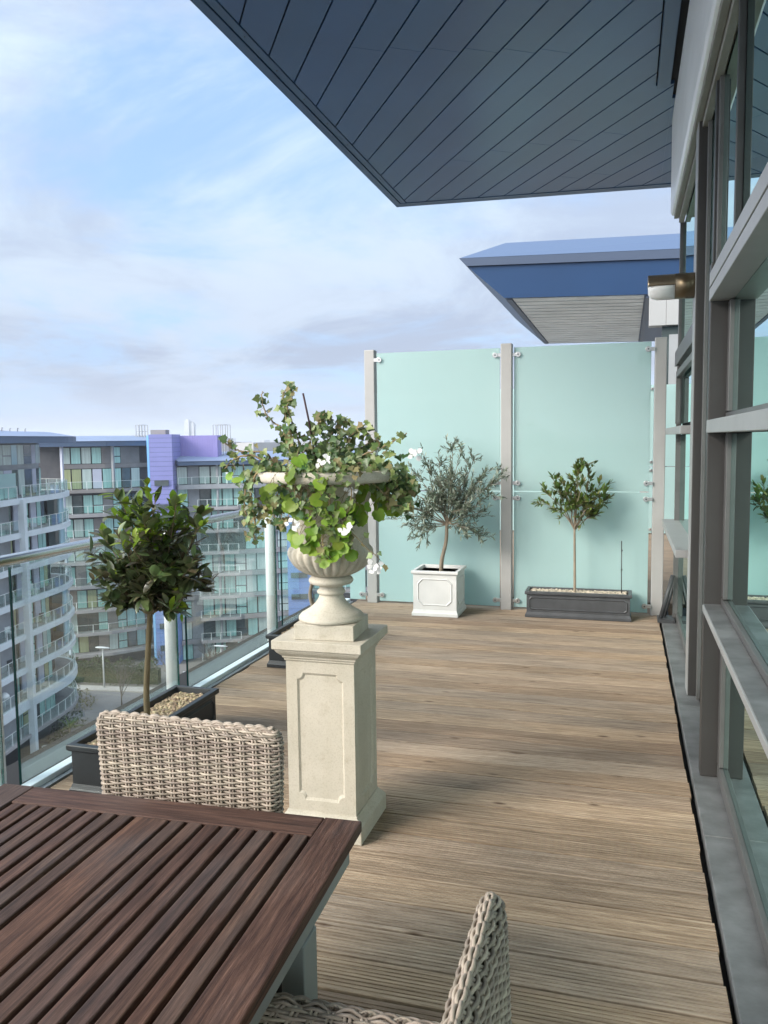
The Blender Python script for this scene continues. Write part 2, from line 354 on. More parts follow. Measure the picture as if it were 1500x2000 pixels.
# ------------------------------------------------------------------ mesh builder
ORG = {}
class MB:
    def __init__(s): s.v = []; s.f = []; s.m = []; s.s = []
    def add(s, vs, fs, m=0, sm=False):
        o = len(s.v); s.v.extend([tuple(v) for v in vs])
        for f in fs: s.f.append(tuple(i + o for i in f)); s.m.append(m); s.s.append(sm)
    def box(s, x0, x1, y0, y1, z0, z1, m=0):
        s.add([(x0, y0, z0), (x1, y0, z0), (x1, y1, z0), (x0, y1, z0), (x0, y0, z1), (x1, y0, z1), (x1, y1, z1), (x0, y1, z1)],
              [(3, 2, 1, 0), (4, 5, 6, 7), (0, 1, 5, 4), (1, 2, 6, 5), (2, 3, 7, 6), (3, 0, 4, 7)], m)
    def hexa(s, p, m=0):
        s.add(p, [(3, 2, 1, 0), (4, 5, 6, 7), (0, 1, 5, 4), (1, 2, 6, 5), (2, 3, 7, 6), (3, 0, 4, 7)], m)
    def obox(s, c, a, b, d, m=0):
        c, a, b, d = Vector(c), Vector(a), Vector(b), Vector(d)
        s.hexa([c - a - b - d, c + a - b - d, c + a + b - d, c - a + b - d, c - a - b + d, c + a - b + d, c + a + b + d, c - a + b + d], m)
    def wall(s, p, q, t, z0, z1, m=0):
        # upright slab from plan point p to q, thickness t to the left of p->q
        p, q = Vector(p), Vector(q); n = (q - p).normalized(); n = Vector((-n.y, n.x)) * t
        s.hexa([(p.x, p.y, z0), (q.x, q.y, z0), (q.x + n.x, q.y + n.y, z0), (p.x + n.x, p.y + n.y, z0),
                (p.x, p.y, z1), (q.x, q.y, z1), (q.x + n.x, q.y + n.y, z1), (p.x + n.x, p.y + n.y, z1)], m)
    def prism(s, poly, z0, z1, m=0):
        n = len(poly); a = sum(poly[i][0] * poly[(i + 1) % n][1] - poly[(i + 1) % n][0] * poly[i][1] for i in range(n))
        if a < 0: poly = poly[::-1]
        s.add([(x, y, z0) for x, y in poly] + [(x, y, z1) for x, y in poly],
              [tuple(range(n))[::-1], tuple(range(n, 2 * n))] + [(i, (i + 1) % n, n + (i + 1) % n, n + i) for i in range(n)], m)
    def tube(s, pts, r, n=8, m=0, caps=True):
        pts = [Vector(p) for p in pts]; k = len(pts)
        rr = r if isinstance(r, (list, tuple)) else [r] * k
        t = [(pts[min(i + 1, k - 1)] - pts[max(i - 1, 0)]).normalized() for i in range(k)]
        u = t[0].orthogonal().normalized(); vs = []
        for i in range(k):
            u = (u - t[i] * u.dot(t[i]))
            u = u.normalized() if u.length > 1e-6 else t[i].orthogonal().normalized()
            w = t[i].cross(u)
            for j in range(n):
                a = 2 * math.pi * j / n; vs.append(pts[i] + (u * math.cos(a) + w * math.sin(a)) * rr[i])
        fs = [(i * n + j, i * n + (j + 1) % n, (i + 1) * n + (j + 1) % n, (i + 1) * n + j) for i in range(k - 1) for j in range(n)]
        if caps: fs += [tuple(range(n))[::-1], tuple(range((k - 1) * n, k * n))]
        s.add(vs, fs, m, True)
    def ring(s, loops, m=0, sm=True, caps=True):
        n = len(loops[0]); vs = [p for l in loops for p in l]
        fs = [(i * n + j, i * n + (j + 1) % n, (i + 1) * n + (j + 1) % n, (i + 1) * n + j) for i in range(len(loops) - 1) for j in range(n)]
        if caps: fs += [tuple(range(n))[::-1], tuple(range((len(loops) - 1) * n, len(loops) * n))]
        s.add(vs, fs, m, sm)
    def leaf(s, p, d, up, L, Wd, m=0, fold=.25, curl=.15, prof=((.0, .04), (.35, .5), (.7, .38), (1., 0))):
        p, d = Vector(p), Vector(d).normalized(); sd = d.cross(Vector(up))
        if sd.length < 1e-4: sd = d.orthogonal()
        sd.normalize(); n = sd.cross(d)
        vs = []; k = len(prof)
        for t, w in prof:
            c = p + d * (L * t) - n * (curl * L * t * t)
            vs += [c, c + sd * (w * Wd) + n * (fold * w * Wd), c - sd * (w * Wd) + n * (fold * w * Wd)]
        fs = []
        for i in range(k - 1):
            a, b = 3 * i, 3 * i + 3
            fs += [(a, b, b + 1, a + 1), (a, a + 2, b + 2, b)]
        s.add(vs, fs, m, True)
    def fan(s, p, d, up, S, pts, m=0, cup=.15):
        # lobed leaf from polar outline
        p, d = Vector(p), Vector(d).normalized(); sd = d.cross(Vector(up))
        if sd.length < 1e-4: sd = d.orthogonal()
        sd.normalize(); n = sd.cross(d); vs = [p + d * (.38 * S)]
        for x, y in pts:
            vs.append(p + sd * (x * S) + d * (y * S) + n * (cup * S * (abs(x) * 1.3 - .35 * y)))
        k = len(pts); s.add(vs, [(0, 1 + i, 1 + (i + 1) % k) for i in range(k)], m, True)
    def build(s, name, mats, parent=None, org=None, bevel=0, kind=None, seg=2):
        o = Vector(org) if org is not None else (ORG[parent.name] if parent is not None else Vector((0, 0, 0)))
        me = bpy.data.meshes.new(name); me.from_pydata([(x - o.x, y - o.y, z - o.z) for x, y, z in s.v], [], s.f)
        if isinstance(mats, str): mats = [mats]
        for q in mats: me.materials.append(MATS[q])
        me.polygons.foreach_set('material_index', s.m); me.polygons.foreach_set('use_smooth', s.s); me.update()
        ob = bpy.data.objects.new(name, me); COL.objects.link(ob)
        if parent is not None: ob.parent = parent
        else: ob.location = o
        ORG[ob.name] = o
        if kind: ob['kind'] = kind
        if bevel:
            b = ob.modifiers.new('bevel', 'BEVEL'); b.width = bevel; b.segments = seg; b.limit_method = 'ANGLE'; b.angle_limit = R(35); b.harden_normals = False
        return ob
def thing(name, label, cat, loc, group=None):
    o = bpy.data.objects.new(name, None); COL.objects.link(o); o.location = loc; o.empty_display_size = .1
    o['label'] = label; o['category'] = cat
    if group: o['group'] = group
    ORG[o.name] = Vector(loc); return o
def tag(o, label, cat, group=None, kind=None):
    o['label'] = label; o['category'] = cat
    if group: o['group'] = group
    if kind: o['kind'] = kind
    return o
def clip(poly, px, py, nx, ny):
    out = []; n = len(poly)
    for i in range(n):
        a, b = poly[i], poly[(i + 1) % n]
        da = (a[0] - px) * nx + (a[1] - py) * ny; db = (b[0] - px) * nx + (b[1] - py) * ny
        if da >= 0: out.append(a)
        if (da >= 0) != (db >= 0):
            t = da / (da - db); out.append((a[0] + (b[0] - a[0]) * t, a[1] + (b[1] - a[1]) * t))
    return out
rnd = random.uniform
def jit(v, a): return Vector(v) + Vector((rnd(-a, a), rnd(-a, a), rnd(-a, a)))
CU, SU = math.cos(YAW), math.sin(YAW)
def UD(u, d): return Vector((u * CU - d * SU, u * SU + d * CU))     # u across, d ahead

# ================================================================== TERRACE
# deck of grooved boards
g = MB(); y = -2.6; n = 0
while y < 7.92:
    wd = .1525; z0 = rnd(-.0015, .0015); xr = .298 + rnd(-.005, .004); xl = -2.556 + rnd(-.006, .006)
    prof = [(y, -.03), (y, z0 - .002), (y + .003, z0)]
    ribs = 9; per = (wd - .006) / ribs
    for k in range(ribs):
        a = y + .003 + k * per
        prof += [(a + per * .66, z0), (a + per * .74, z0 - .0055), (a + per * .92, z0 - .0055), (a + per, z0)] if k < ribs - 1 else [(a + per, z0)]
    prof += [(y + wd, z0 - .002), (y + wd, -.03)]
    cuts = [xl, xr]
    
    for i in range(0, len(cuts), 2):
        k = len(prof); xs = np.linspace(cuts[i], cuts[i + 1], 3)
        vs = [(x, a, b) for x in xs for a, b in prof]
        fs = [(q * k + j, (q + 1) * k + j, (q + 1) * k + j + 1, q * k + j + 1) for q in range(2) for j in range(k - 1)]
        fs += [tuple(range(k)), tuple(range(2 * k, 3 * k))[::-1]]
        g.add(vs, fs)
    y += .163; n += 1
g.build('deck', 'weathered_decking', kind='structure')
g = MB(); g.box(-3.0, .40, -3.0, 8.2, -.32, -.035); g.build('terrace_slab', 'black_void', kind='structure')

# balustrade
bal = thing('balustrade', 'glass balustrade with round steel handrail and white posts along the open terrace edge', 'balustrade', (-2.7, 2.5, 0))
g = MB(); g.tube([(-2.71, -3, 1.070), (-2.71, 2.5, 1.070), (-2.71, 7.66, 1.070)], .027, 16); g.build('handrail', 'steel_rail', bal)
g = MB(); g.box(-2.662, -2.606, -3, 7.62, -.10, .030); g.build('channel', 'alu_pale', bal, bevel=.004)
g = MB(); g.box(-2.606, -2.572, -3, 7.60, -.10, .004); g.build('channel_ledge', 'alu_grey', bal, bevel=.002)
posts = [-1.60, -.06, 1.46, 3.005, 4.550, 6.095]
for py in posts:
    g = MB(); L0 = [(-2.768 + .042 * math.cos(a), py + .042 * math.sin(a)) for a in [2 * math.pi * i / 20 for i in range(20)]]
    g.ring([[(x, y_, z) for x, y_ in L0] for z in (-.30, 1.0, 1.045)]); g.build('post', 'post_white', bal)
pe = [-3.0] + posts + [7.52]
for i in range(len(pe) - 1):
    a, b = pe[i] + .095, pe[i + 1] - .02
    g = MB(); g.box(-2.722, -2.710, a, b, -.08, 1.035); gp = g.build('glass_panel', 'clear_glass', bal)
    g = MB(); g.box(-2.7225, -2.7095, b + .0005, b + .004, -.08, 1.035); g.build('glass_edge', 'glass_edge', gp); g = MB(); g.box(-2.7225, -2.7095, a - .004, a - .0005, -.08, 1.035); g.build('glass_edge', 'glass_edge', gp)

# privacy screen
def screen(posts, bays, Y, zt, label, low=None):
    t = thing('privacy_screen', label, 'screen', (bays[0][0], Y, 0))
    for (x, yy) in posts:
        g = MB(); g.box(x - .05, x + .05, yy - .03, yy + .07, 0, zt + .025)
        g.build('post', 'screen_post', t, bevel=.006)
    for (a, b) in bays:
        for z0, z1 in ((.025, 1.103), (1.113, zt - .01)):
            g = MB(); g.box(a, b, Y - .006, Y + .006, z0, z1); g.build('glass_panel', 'frosted_glass', t, bevel=.0015)
    if low:
        g = MB(); g.box(low[0], low[1], Y - .006, Y + .006, .03, 1.09); g.build('glass_panel', 'frosted_glass', t, bevel=.0015)
    for (x, yy) in posts:
        for sd in (-1, 1):
            for z in (.085, 1.045, 1.185, 2.355):
                ex = x + sd * .05
                if not any(a - .12 < ex + sd * .06 < b + .12 for a, b in bays):
                    if not (low and z < .5 and sd < 0 and x < -2): continue
                g = MB(); e2 = ex + sd * .055
                g.box(min(ex, e2), max(ex, e2), Y - .020, Y - .0065, z - .016, z + .016)
                n = 14; lp = [[(e2 + .024 * math.cos(2 * math.pi * k / n), yq, z + .024 * math.sin(2 * math.pi * k / n)) for k in range(n)][::-1] for yq in (Y - .0065, Y - .026)]
                g.ring(lp, sm=False)
                lp = [[(e2 + .007 * math.cos(2 * math.pi * k / 8), yq, z + .007 * math.sin(2 * math.pi * k / 8)) for k in range(8)][::-1] for yq in (Y - .026, Y - .029)]
                g.ring(lp, 1, sm=False)
                g.build('clamp', ['clamp_steel', 'plastic_dark'], t, bevel=.002)
    return t
screen([(-2.37, 7.62), (-1.052, 7.58), (.285, 7.63)], [(-2.295, -1.115), (-.985, .205)], 7.60, 2.43,
       'tall frosted green glass privacy screen with three grey posts closing the terrace', low=(-2.60, -2.44))

# ------------------------------------------------------------------ own building
own = thing('apartment_building', 'glazed apartment facade with blue overhanging canopy and white fascia on the right of the terrace', 'building', (.45, 3, 0))
# soffit
ZS = 4.4
farL, farR = (-2.66, 9.80), (.46, 10.03)
def far_y(x): return farL[1] + (x - farL[0]) * (farR[1] - farL[1]) / (farR[0] - farL[0])
inner = [(-2.535, -4), (.195, -4), (.195, 7.20), (.335, 7.20), (.335, 7.5), (3.2, 7.5), (3.2, far_y(3.2) - .10), (-2.535, far_y(-2.535) - .10)]
g = MB(); d34 = R(146.2); ux, uy = math.sin(d34), math.cos(d34); nx, ny = uy, -ux
nx, ny = (nx, ny) if ny > 0 else (-nx, -ny)
pieces = [[(-2.535, -4), (.195, -4), (.195, 7.2), (.335, 7.2), (.335, far_y(.335) - .10), (-2.535, far_y(-2.535) - .10)],
          [(.335, 7.5), (3.2, 7.5), (3.2, far_y(3.2) - .1), (.335, far_y(.335) - .1)]]
pitch = .266
ph = (-2.535 * nx + 9.12 * ny) % pitch
for pi_, poly in enumerate(pieces):
    for k in range(-60, 80):
        d0 = k * pitch + ph
        q = clip(poly, nx * (d0 + .006), ny * (d0 + .006), nx, ny)
        if len(q) < 3: continue
        q = clip(q, nx * (d0 + pitch - .006), ny * (d0 + pitch - .006), -nx, -ny)
        if len(q) < 3: continue
        s0 = min(a * ux + b * uy for a, b in q); s1 = max(a * ux + b * uy for a, b in q)
        cutp = s0 + (s1 - s0) * (.25 + .5 * ((k * 37) % 17) / 17)
        if s1 - s0 > 1.8 and pi_ == 0:
            for sg in (1, -1):
                w = clip(q, ux * (cutp + sg * .0012), uy * (cutp + sg * .0012), ux * sg, uy * sg)
                if len(w) > 2: g.prism(w, ZS, ZS + .03)
        else: g.prism(q, ZS, ZS + .03)
can = g.build('canopy', 'soffit_blue', own, bevel=.0018, seg=1)
for k in range(9):
    yk = 4.9 + k * .55; g = MB(); g.tube([(-2.574, yk, ZS - .009), (-2.574, yk, ZS + .01)], .006, 8); g.build('fixing', 'frame_dark', can)
g = MB(); g.prism([(-2.60, -4), (3.2, -4), (3.2, far_y(3.2) - .05), (-2.60, far_y(-2.6) - .05)], ZS + .032, ZS + .30); g.build('canopy_core', 'soffit_joint', can)
g = MB()     # edge trims: flat inner strip, groove, outer sloping edge
g.prism([(-2.605, -4), (-2.543, -4), (-2.543, far_y(-2.543) - .11), (-2.605, far_y(-2.605) - .11)], ZS - .006, ZS + .028)
for i, (xa, xb, za, zb) in enumerate(((-2.625, -2.70, ZS + .0, ZS + .03),)):
    ya_, yb_ = far_y(xa) - .02, far_y(xb)
    g.hexa([(xb, -4, za), (xa, -4, za), (xa, ya_, za), (xb, yb_, za), (xb - .16, -4, zb + .30), (xa, -4, zb + .30), (xa, ya_, zb + .30), (xb - .16, yb_, zb + .30)])
g.prism([(-2.62, far_y(-2.62) - .095), (3.2, far_y(3.2) - .095), (3.2, far_y(3.2) - .03), (-2.62, far_y(-2.62) - .03)], ZS - .006, ZS + .028)
g.prism([(-2.70, far_y(-2.7) - .018), (3.2, far_y(3.2) - .018), (3.2, far_y(3.2) + .06), (-2.70, far_y(-2.7) + .06)], ZS - .002, ZS + .33)
g.box(.205, .305, -4, 7.18, ZS - .035, ZS + .028); g.build('edge_trim', 'canopy_trim', can, bevel=.004)
# white fascia beam with beige reveal below
g = MB(); prof = [(.36, 3.43), (.345, 3.435), (.335, 3.46), (.335, 4.20), (.345, 4.29), (.375, 4.36), (.375, 4.46), (.62, 4.46), (.62, 3.43)]
ya_, yb_ = -3, 7.44
g.add([(x, ya_, z) for x, z in prof] + [(x, yb_, z) for x, z in prof],
      [tuple(range(9)), tuple(range(9, 18))[::-1]] + [(i, 9 + i, 9 + (i + 1) % 9, (i + 1) % 9) for i in range(9)])
g.build('fascia_beam', 'fascia_white', own, bevel=.003)
g = MB(); g.box(.362, .398, -3, 7.40, 3.395, 3.428); g.box(.400, .44, -3, 7.40, 3.36, 3.428); g.build('reveal', 'reveal_beige', own, bevel=.003)
# glazing
def pane(y0, y1, z0, z1, X=.445):
    g = MB(); g.box(X, X + .012, y0, y1, z0, z1); return g.build('window_pane', 'facade_glass', own)
for z0, z1 in ((.09, .80), (.865, 1.61), (1.70, 2.19)):
    pane(-3, 3.935, z0, z1)
    pane(5.40, 7.52, z0, z1)
pane(-3, 3.70, 2.33, 3.36); pane(3.80, 4.52, 2.33, 3.36); pane(4.64, 5.20, .09, 3.36, .448); pane(5.36, 7.52, 2.33, 3.36)
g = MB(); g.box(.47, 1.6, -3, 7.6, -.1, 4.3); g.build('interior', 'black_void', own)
# frames
def fr(name, mat, *bx, bv=.003):
    g = MB()
    for b in bx: g.box(*b)
    return g.build(name, mat, own, bevel=bv)
fr('pier', 'pier_grey', (.353, .430, 3.955, 4.035, .022, 2.36))
fr('pier', 'pier_grey', (.384, .430, 5.20, 5.38, .022, 3.40))
fr('pier_lit_face', 'frame_light', (.3795, .3835, 5.205, 5.375, .022, 3.40), bv=.001)  # sky light on the pier's outer side, painted as a pale plate
fr('door_jamb', 'frame_dark', (.405, .446, 4.045, 4.10, .03, 2.33), (.424, .446, 4.16, 4.20, .03, 2.33), (.412, .446, 4.55, 4.60, .03, 3.36), (.43, .446, 4.66, 4.69, .03, 3.36))
fr('door_jamb', 'frame_grey', (.424, .446, 5.10, 5.14, .03, 3.40), (.425, .446, 4.11, 4.15, .03, 2.33), (.424, .446, 4.50, 4.545, 2.35, 3.38))
fr('mullion', 'frame_dark', (.416, .446, 3.72, 3.755, 2.34, 3.395))
fr('mullion', 'frame_grey', (.420, .452, 7.53, 7.58, .03, 3.42), (.405, .446, 7.34, 7.37, .03, 2.33))
fr('transom', 'frame_light', (.346, .446, -3, 3.95, .802, .832))
fr('transom', 'frame_light', (.346, .446, -3, 3.95, 1.612, 1.668))
fr('transom', 'frame_light', (.346, .446, -3, 3.95, 2.19, 2.242), (.346, .446, -3, 3.95, 2.250, 2.312))
fr('transom', 'frame_dark', (.36, .446, -3, 3.95, 2.243, 2.249), bv=0)
fr('transom_cap', 'zinc_sill', (.352, .424, -3, 3.95, .8325, .8345), bv=0)
fr('glazing_bead', 'frame_grey', (.425, .446, -3, 3.95, .833, .865), (.425, .446, -3, 3.95, 1.669, 1.70), (.425, .446, -3, 3.95, .03, .09), (.425, .446, -3, 3.95, 2.313, 2.335),
   (.425, .446, 3.88, 3.95, .095, .80), (.425, .446, 3.88, 3.95, .87, 1.61), (.425, .446, 3.88, 3.95, 1.705, 2.185), (.430, .446, 5.36, 7.52, .03, .09))
fr('ledge', 'frame_light', (.325, .446, 5.42, 7.45, 1.612, 1.664))
fr('ledge', 'frame_light', (.310, .446, 5.42, 7.45, .835, .885))
fr('transom', 'frame_grey', (.395, .446, 5.36, 7.52, 2.19, 2.31))
fr('casement', 'frame_grey', (.395, .43, 5.40, 7.30, 2.08, 2.13), (.395, .43, 5.40, 5.45, 1.70, 2.08), (.395, .43, 7.25, 7.30, 1.70, 2.08))
fr('sill', 'zinc_sill', (.318, .446, -3, 1.55, -.06, .020), (.318, .446, 1.553, 3.35, -.06, .020), (.318, .446, 3.353, 5.0, -.06, .020), (.318, .446, 5.003, 7.55, -.06, .020), bv=.004)
# wall lamp
lamp = thing('wall_lamp', 'bronze half-round outdoor wall lamp with white diffuser fixed to the window frame', 'lamp', (.39, 5.28, 2.49))
def halfcyl(x0, x1, yc, zc_, r, a0, a1, flat, m=0, n=14):
    g = MB(); L0 = [(yc + r * math.cos(R(a0 + (a1 - a0) * i / n)), zc_ + flat * r * math.sin(R(a0 + (a1 - a0) * i / n))) for i in range(n + 1)]
    g.ring([[(x, a, b) for a, b in L0][::-1] for x in (x0, x1)], m, False); return g
halfcyl(.115, .345, 5.28, 2.49, .07, 0, 180, 1).build('shade', 'bronze', lamp, bevel=.004)
g = MB(); L0 = [(5.28 + .062 * math.cos(R(180 + 180 * i / 12)), 2.487 + .075 * math.sin(R(180 + 180 * i / 12))) for i in range(13)]
lo = []
for x, s_ in ((.118, .55), (.135, .85), (.165, 1), (.268, 1)): lo.append([(x, 5.28 + (a - 5.28) * s_, 2.487 + (b - 2.487) * s_) for a, b in L0][::-1])
g.ring(lo); g.build('diffuser', 'opal', lamp)
g = MB(); g.ring([[(x, 5.28 + .072 * math.cos(2 * math.pi * i / 20), 2.488 + .075 * math.sin(2 * math.pi * i / 20)) for i in range(20)][::-1] for x in (.27, .388)], 0, True); g.build('mount', 'bronze_dark', lamp)
# dark prop leaning at the window foot
g = MB(); g.tube([(.30, 7.28, .025), (.40, 7.30, .42)], .018, 6); g.tube([(.335, 7.36, .025), (.425, 7.36, .40)], .014, 6); g.box(.28, .42, 7.22, 7.40, .021, .05)
tag(g.build('door_prop', 'plastic_dark', org=(.33, 7.3, .02)), 'small dark folded prop leaning on the window foot beside the right screen post', 'prop')

# ------------------------------------------------------------------ neighbour's side
nb = thing('apartment_building', 'neighbouring apartment with wedge-ended blue canopy and white fascia beyond the privacy screen', 'building', (.5, 17.2, 0))
P0 = Vector((-2.376, 16.787)); P1 = Vector((4.5, 18.22)); e = (P1 - P0).normalized(); nn = Vector((0, 1))
def NB(s, t, z): q = P0 + e * s + nn * t; return (q.x, q.y, z)
LN = (P1 - P0).length
tipx = -.89
g = MB()
def wedge(g, prof, t0, t1, m=0):
    n = len(prof); vs = [NB(s, t0, z) for s, z in prof] + [NB(s, t1, z) for s, z in prof]
    g.add(vs, [tuple(range(n)), tuple(range(n, 2 * n))[::-1]] + [(i, n + i, n + (i + 1) % n, (i + 1) % n) for i in range(n)], m)
wedge(g, [(0, 4.40), (LN, 4.40), (LN, 5.10), (-.73, 5.035)], 0, 8.5)
cn = g.build('canopy', 'n_blue', nb)
g = MB(); wedge(g, [(-.735, 5.04), (LN, 5.105), (LN, 5.30), (tipx, 5.19)], -.05, 8.5); g.build('edge_trim', 'n_blue_trim', cn)
g = MB(); vs = [NB(tipx, -.05, 5.195), NB(LN, -.05, 5.305), NB(LN, .9, 5.84), NB(-.1, .9, 5.68), NB(-.1, 8.5, 5.68), NB(LN, 8.5, 5.84), NB(tipx, 8.5, 5.195)]
g.add(vs, [(0, 1, 2, 3), (0, 3, 4, 6), (3, 2, 5, 4)]); g.build('roof', 'n_roof', cn)
g = MB(); k = .06
while k < 8.3:
    wedge(g, [(.16, 4.385), (2.75, 4.385), (2.75, 4.398), (.16, 4.398)], k, k + .375); k += .46
g.build('soffit_slats', 'n_soffit', cn)
g = MB(); wedge(g, [(.05, 4.37), (.14, 4.37), (.14, 4.398), (.05, 4.398)], .05, 8.3); wedge(g, [(2.78, 4.34), (2.88, 4.34), (2.88, 4.398), (2.78, 4.398)], .05, 8.3); g.build('soffit_trim', 'n_blue_trim', cn)
g = MB(); g.box(.375, .66, 15.6, 15.9, 3.56, 4.31); g.box(.664, 1.5, 15.6, 15.9, 3.56, 4.31); g.build('fascia_beam', 'n_box', nb, bevel=.004)
g = MB(); g.box(1.05, 1.09, 8.2, 15.7, .05, 3.5); g.build('window_pane', 'f_glass_dark', nb)
g = MB(); g.box(.60, 1.5, 15.7, 15.8, 0, 3.55); g.build('wall', 'f_glass_dark', nb)
g = MB(); g.box(.72, .95, 15.66, 15.695, .1, 3.4); g.build('curtain', 'f_wall_grey', nb)
g = MB()
for yy in (8.2, 9.8, 11.4, 13.0, 14.6): g.box(1.0, 1.049, yy, yy + .08, 0, 3.5)
g.build('mullion', 'frame_grey', nb)
g = MB(); g.box(1.01, 1.046, 8.3, 9.6, .1, 3.4); g.box(1.01, 1.046, 10.2, 11.2, .1, 3.4); g.build('curtain', 'f_glass_pale', nb)
g = MB(); g.box(-2.55, 1.6, 8.21, 24, -.3, 0.); g.build('neighbour_deck', 'weathered_decking', kind='structure')
screen([(-1.05, 14.0), (.30, 14.0)], [(-2.4, -1.12), (-.98, .23), (.37, .95)], 13.98, 2.43, 'second frosted glass screen further off seen past the right screen post')

# ------------------------------------------------------------------ pedestal and urn
PCX, PCY = -1.155, 3.128
ped = thing('pedestal', 'square cream stone pedestal with recessed panels carrying the urn', 'pedestal', (PCX, PCY, 0))
def sq(h, z, cx_=PCX, cy_=PCY, rot=0):
    c, s = math.cos(rot), math.sin(rot)
    return [(cx_ + x * c - y * s, cy_ + x * s + y * c, z) for x, y in ((-h, -h), (h, -h), (h, h), (-h, h))]
g = MB(); g.ring([sq(.175, 0), sq(.175, .066), sq(.172, .072), sq(.166, .080), sq(.157, .090), sq(.151, .096), sq(.150, .103)], 0, False); g.build('base', 'stone', ped, bevel=.003)
def panel_poly(w, h, ins, r, kind='cove'):
    a, b = w / 2 - ins, h / 2 - ins; pts = []
    for cx_, cy_, st in ((a, -b, 180), (a, b, 270), (-a, b, 0), (-a, -b, 90)):
        if kind == 'cove':
            arc = [(cx_ + r * math.cos(R(st - t)), cy_ + r * math.sin(R(st - t))) for t in ([0, 22, 45, 68, 90])]
            pts += arc
        else:
            sx, sy = (1 if cx_ > 0 else -1), (1 if cy_ > 0 else -1)
            q = [(cx_ - sx * r, cy_), (cx_, cy_ - sy * r)]
            if sx * sy > 0: q = q[::-1]
            pts += q
    return pts
def panel_face(g, c, U, V, Nn, w, h, ins, r, depth, kind='cove', m=0):
    c, U, V, Nn = Vector(c), Vector(U), Vector(V), Vector(Nn)
    outer = [(-w / 2, -h / 2), (w / 2, -h / 2), (w / 2, h / 2), (-w / 2, h / 2)]
    pin = panel_poly(w, h, ins, r, kind)
    if kind == 'cove':   # order each corner so the outline runs counter-clockwise
        pin = []
        a, b = w / 2 - ins, h / 2 - ins
        for cx_, cy_, s0 in ((a, -b, 180), (a, b, 270), (-a, b, 360), (-a, -b, 90)):
            pin += [(cx_ + r * math.cos(R(s0 - t)), cy_ + r * math.sin(R(s0 - t))) for t in (0, 22, 45, 68, 90)]
    P = lambda p, o=0: c + U * p[0] + V * p[1] + Nn * o
    allp = [Vector((x, y, 0)) for x, y in outer], [Vector((x, y, 0)) for x, y in pin]
    tri = geometry.tessellate_polygon(allp)
    vv = [P(p) for p in outer + pin]
    fs = []
    for t in tri:
        a_, b_, c_ = (vv[i] for i in t); fs.append(t if (b_ - a_).cross(c_ - a_).dot(Nn) > 0 else t[::-1])
    g.add(vv, fs, m)
    k = len(pin); mid = [(x * (1 - .012 / w * 2), y * (1 - .012 / h * 2)) for x, y in pin]
    g.add([P(p) for p in pin] + [P(p, -depth) for p in mid], [(i, (i + 1) % k, k + (i + 1) % k, k + i) for i in range(k)], m)
    tr2 = geometry.tessellate_polygon([[Vector((x, y, 0)) for x, y in mid]]); vv = [P(p, -depth) for p in mid]
    fs = []
    for t in tr2:
        a_, b_, c_ = (vv[i] for i in t); fs.append(t if (b_ - a_).cross(c_ - a_).dot(Nn) > 0 else t[::-1])
    g.add(vv, fs, m)
g = MB(); HS = .144
for (ax, ay) in ((0, -1), (1, 0), (0, 1), (-1, 0)):
    panel_face(g, (PCX + ax * HS, PCY + ay * HS, .412), (-ay, ax, 0), (0, 0, 1), (ax, ay, 0), 2 * HS, .618, .046, .026, .007)
g.build('shaft', 'stone', ped)
g = MB(); g.ring([sq(.1455, .721), sq(.150, .724), sq(.150, .732), sq(.156, .735), sq(.156, .742), sq(.163, .748), sq(.172, .757), sq(.178, .766), sq(.179, .772), sq(.1875, .774), sq(.1875, .81)], 0, False)
g.build('cap', 'stone', ped, bevel=.0025)
UX, UY = -1.144, 3.105
urn = thing('urn', 'cream stone garden urn with fluted bowl on square foot, standing on the pedestal', 'urn', (UX, UY, .81))
g = MB(); g.ring([sq(.123, .8105, UX, UY, R(4)), sq(.123, .872, UX, UY, R(4))], 0, False); g.build('plinth', 'stone_urn', urn, bevel=.003)
def lathe(prof, n, amp_n=26):
    out = []
    for r, z, am in prof:
        out.append([(UX + r * (1 - am * (1 - abs(math.sin(amp_n * math.pi * i / n)) ** .7)) * math.cos(2 * math.pi * i / n),
                     UY + r * (1 - am * (1 - abs(math.sin(amp_n * math.pi * i / n)) ** .7)) * math.sin(2 * math.pi * i / n), z) for i in range(n)])
    return out
g = MB(); pf = [(.128, .8725), (.134, .876), (.134, .886), (.130, .891), (.126, .892), (.124, .898), (.112, .905), (.095, .915), (.078, .928), (.064, .942), (.054, .957), (.049, .970), (.048, .976),
     (.053, .978), (.0575, .983), (.0575, .990), (.053, .995), (.048, .997), (.0475, 1.006), (.052, 1.013), (.070, 1.017), (.084, 1.021), (.0905, 1.029), (.0905, 1.037), (.085, 1.045), (.078, 1.050), (.076, 1.053)]
g.ring(lathe([(a, b, 0) for a, b in pf], 64)); g.build('foot', 'stone_urn', urn)
g = MB(); bf = [(.060, 1.052, .04), (.086, 1.057, .085), (.112, 1.068, .10), (.136, 1.083, .10), (.155, 1.102, .10), (.168, 1.122, .095), (.1745, 1.140, .09), (.174, 1.154, .08), (.169, 1.165, .06), (.162, 1.173, .02), (.158, 1.177, 0), (.1565, 1.182, 0),
     (.1555, 1.20, 0), (.1535, 1.24, 0), (.153, 1.28, 0), (.155, 1.32, 0), (.160, 1.355, 0), (.170, 1.39, 0), (.183, 1.415, 0), (.200, 1.430, 0), (.225, 1.434, 0), (.262, 1.434, 0), (.274, 1.436, 0), (.282, 1.442, 0), (.2855, 1.452, 0), (.2855, 1.466, 0), (.282, 1.476, 0), (.272, 1.480, 0), (.256, 1.480, 0), (.244, 1.474, 0), (.237, 1.46, 0), (.225, 1.45, 0)]
g.ring(lathe(bf, 208)); g.build('bowl', 'stone_urn', urn)
